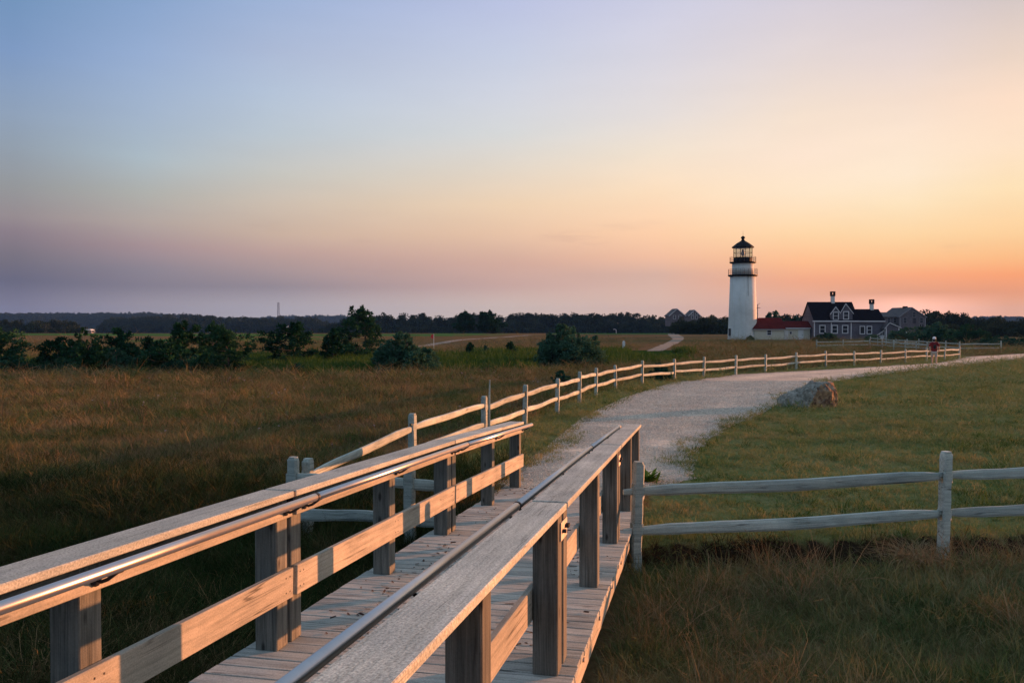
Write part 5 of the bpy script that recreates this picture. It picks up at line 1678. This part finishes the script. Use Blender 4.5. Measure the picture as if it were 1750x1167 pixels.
    o = empty('flagpole', (x, D, z), 'thin pale pole left of shingled house roof', 'pole')
    mb = MB(); mb.tube([(x, D, z), (x, D, 4.6)], [.06, .04], 6); mb.build('pole', M['trim'], o)
    mb = MB(); mb.lathe([(.0, 4.55), (.09, 4.62), (.0, 4.7)], 8, (x, D)); mb.build('ball', M['trim'], o)


far_small()


# ------------------------------------------------------------------ far hills and forest
def far_tree_mesh(seed, mat):
    r = np.random.default_rng(seed)
    C, Rd = [], []
    for k in range(14):
        an = r.uniform(0, 6.28); t = r.uniform(0, 1)
        rr = .5 * math.sqrt(1 - t * .8) * r.uniform(.3, 1)
        C.append((math.cos(an) * rr, math.sin(an) * rr, .22 + .66 * t)); q = r.uniform(.13, .24)
        Rd.append((q, q, q * .75))
    V, F = leaf_quads(C, Rd, 30, .085, r, 1.2, .3)
    return np_mesh('far_tree', V, F, mat)


FT = [far_tree_mesh(900 + i, M['far_wood']) for i in range(5)]
hill_mat = plain('hill_scrub', (.022, .034, .018), 1.0, 0, .4, .05, 0)


def ridge(D, depth, pts, th, spacing, seed):
    r = np.random.default_rng(seed)
    P = np.array(pts, float); px = P[:, 0]; top = 2.4 + (552 - P[:, 1]) * D / 1500
    xs = (px - 875) * D / 1500
    n = 90; m_ = 9
    X = np.linspace(xs[0], xs[-1], n); T_ = np.interp(X, xs, top) - th * .86
    T_ = np.maximum(T_, -.4)
    s = np.linspace(-1, 1, m_)
    prof = np.clip(1 - np.abs(s) ** 1.6, 0, 1)
    taper = np.clip(np.minimum(np.arange(n), np.arange(n)[::-1]) / 5, 0, 1)
    Y = D + s[None, :] * depth + 0 * X[:, None]
    gz = np.interp(Y, YB, ZB) - .3
    Xg = X[:, None] * (Y / D)
    Z = gz + np.maximum(T_[:, None] - gz, .0) * prof[None] * taper[:, None]
    V = np.stack([Xg, Y, Z], -1).reshape(-1, 3)
    i, j = np.meshgrid(np.arange(n - 1), np.arange(m_ - 1), indexing='ij')
    q = np.stack([i * m_ + j, (i + 1) * m_ + j, (i + 1) * m_ + j + 1, i * m_ + j + 1], -1).reshape(-1, 4)
    tag(link('hill', np_mesh('hill', V, q, hill_mat, True)), kind='structure')
    # trees on the near slope and crest
    cnt = int((xs[-1] - xs[0]) * depth * 1.15 / spacing ** 2)
    u = r.uniform(0, 1, cnt); v = r.uniform(-.95, .25, cnt)
    xx = xs[0] + u * (xs[-1] - xs[0]); pf = np.clip(1 - np.abs(v) ** 1.6, 0, 1)
    y = D + v * depth; g = np.interp(y, YB, ZB) - .3
    tt = np.maximum(np.interp(xx, xs, top) - th * .86, -.4)
    z = g + np.maximum(tt - g, 0) * pf * np.clip(np.minimum(u, 1 - u) * 18, 0, 1)
    h = th * r.uniform(.6, 1.2, cnt) * (.72 + .5 * hash_noise(xx, y, .35 / th, 3))
    w = th * r.uniform(.8, 1.3, cnt)
    return np.stack([xx * (y / D), y, z - .1 * th], -1), np.stack([0 * u, 0 * u, r.uniform(0, 6.28, cnt)], -1), np.stack([w, w, h], -1), r.integers(0, 5, cnt)


def build_forest():
    parts = [
        ridge(1900, 280, [(-420, 537), (-100, 536), (0, 536.5), (50, 534.5), (120, 536.5), (180, 535.5), (240, 535.5), (300, 537.5), (350, 541.5), (440, 546), (520, 549)], 11, 9, 1),
        ridge(900, 110, [(170, 556), (220, 550), (270, 545), (300, 541.5), (340, 541), (380, 543), (430, 547), (480, 550), (570, 552)], 9, 7, 2),
        ridge(2600, 300, [(400, 546), (450, 542), (500, 540), (540, 539), (580, 539.5), (640, 544), (700, 547)], 12, 13, 3),
        ridge(560, 50, [(545, 554), (585, 547), (612, 539), (650, 539), (700, 540), (760, 541.5), (800, 539), (860, 538), (900, 536), (950, 534.5), (1010, 535), (1060, 536.5), (1110, 541), (1150, 546), (1200, 549), (1260, 547)], 7, 5, 4),
        ridge(430, 30, [(-330, 552), (-60, 554), (0, 557), (30, 554), (60, 557), (110, 560), (150, 566)], 5, 4, 5),
        ridge(300, 26, [(1160, 562), (1195, 551), (1225, 546), (1260, 545), (1300, 543), (1340, 543), (1400, 545), (1500, 545), (1560, 540), (1590, 537.5), (1622, 536), (1650, 540), (1672, 545), (1700, 548), (1722, 547), (1750, 546.5), (1900, 549), (2050, 552)], 5, 3.6, 6),
        ridge(2300, 260, [(1600, 548), (1655, 542), (1690, 540), (1750, 540), (1900, 541), (2100, 544)], 10, 13, 7),
        ridge(215, 16, [(1590, 569), (1640, 562), (1690, 558), (1750, 556), (1880, 556), (2000, 560)], 3.2, 2.6, 8),
        ridge(255, 14, [(1150, 568), (1180, 560), (1215, 553), (1246, 551), (1290, 553)], 4, 3, 9),
    ]
    scatter('forest', FT, *[np.concatenate([p[i] for p in parts]) for i in range(4)])


build_forest()


# ------------------------------------------------------------------ air
def haze():
    m_ = bpy.data.materials.new('haze_air'); m_.use_nodes = True
    nt = m_.node_tree; nt.nodes.clear()
    out = nt.nodes.new('ShaderNodeOutputMaterial'); pv = nt.nodes.new('ShaderNodeVolumePrincipled')
    pv.inputs['Color'].default_value = (.14, .36, .80, 1)
    pv.inputs['Density'].default_value = HAZE
    pv.inputs['Anisotropy'].default_value = .0
    nt.links.new(pv.outputs[0], out.inputs['Volume'])
    mb = MB(); mb.box(-3400, 3400, -3400, 3400, -12, 62)
    tag(mb.build('haze', m_), kind='stuff')


HAZE = .00010
haze()
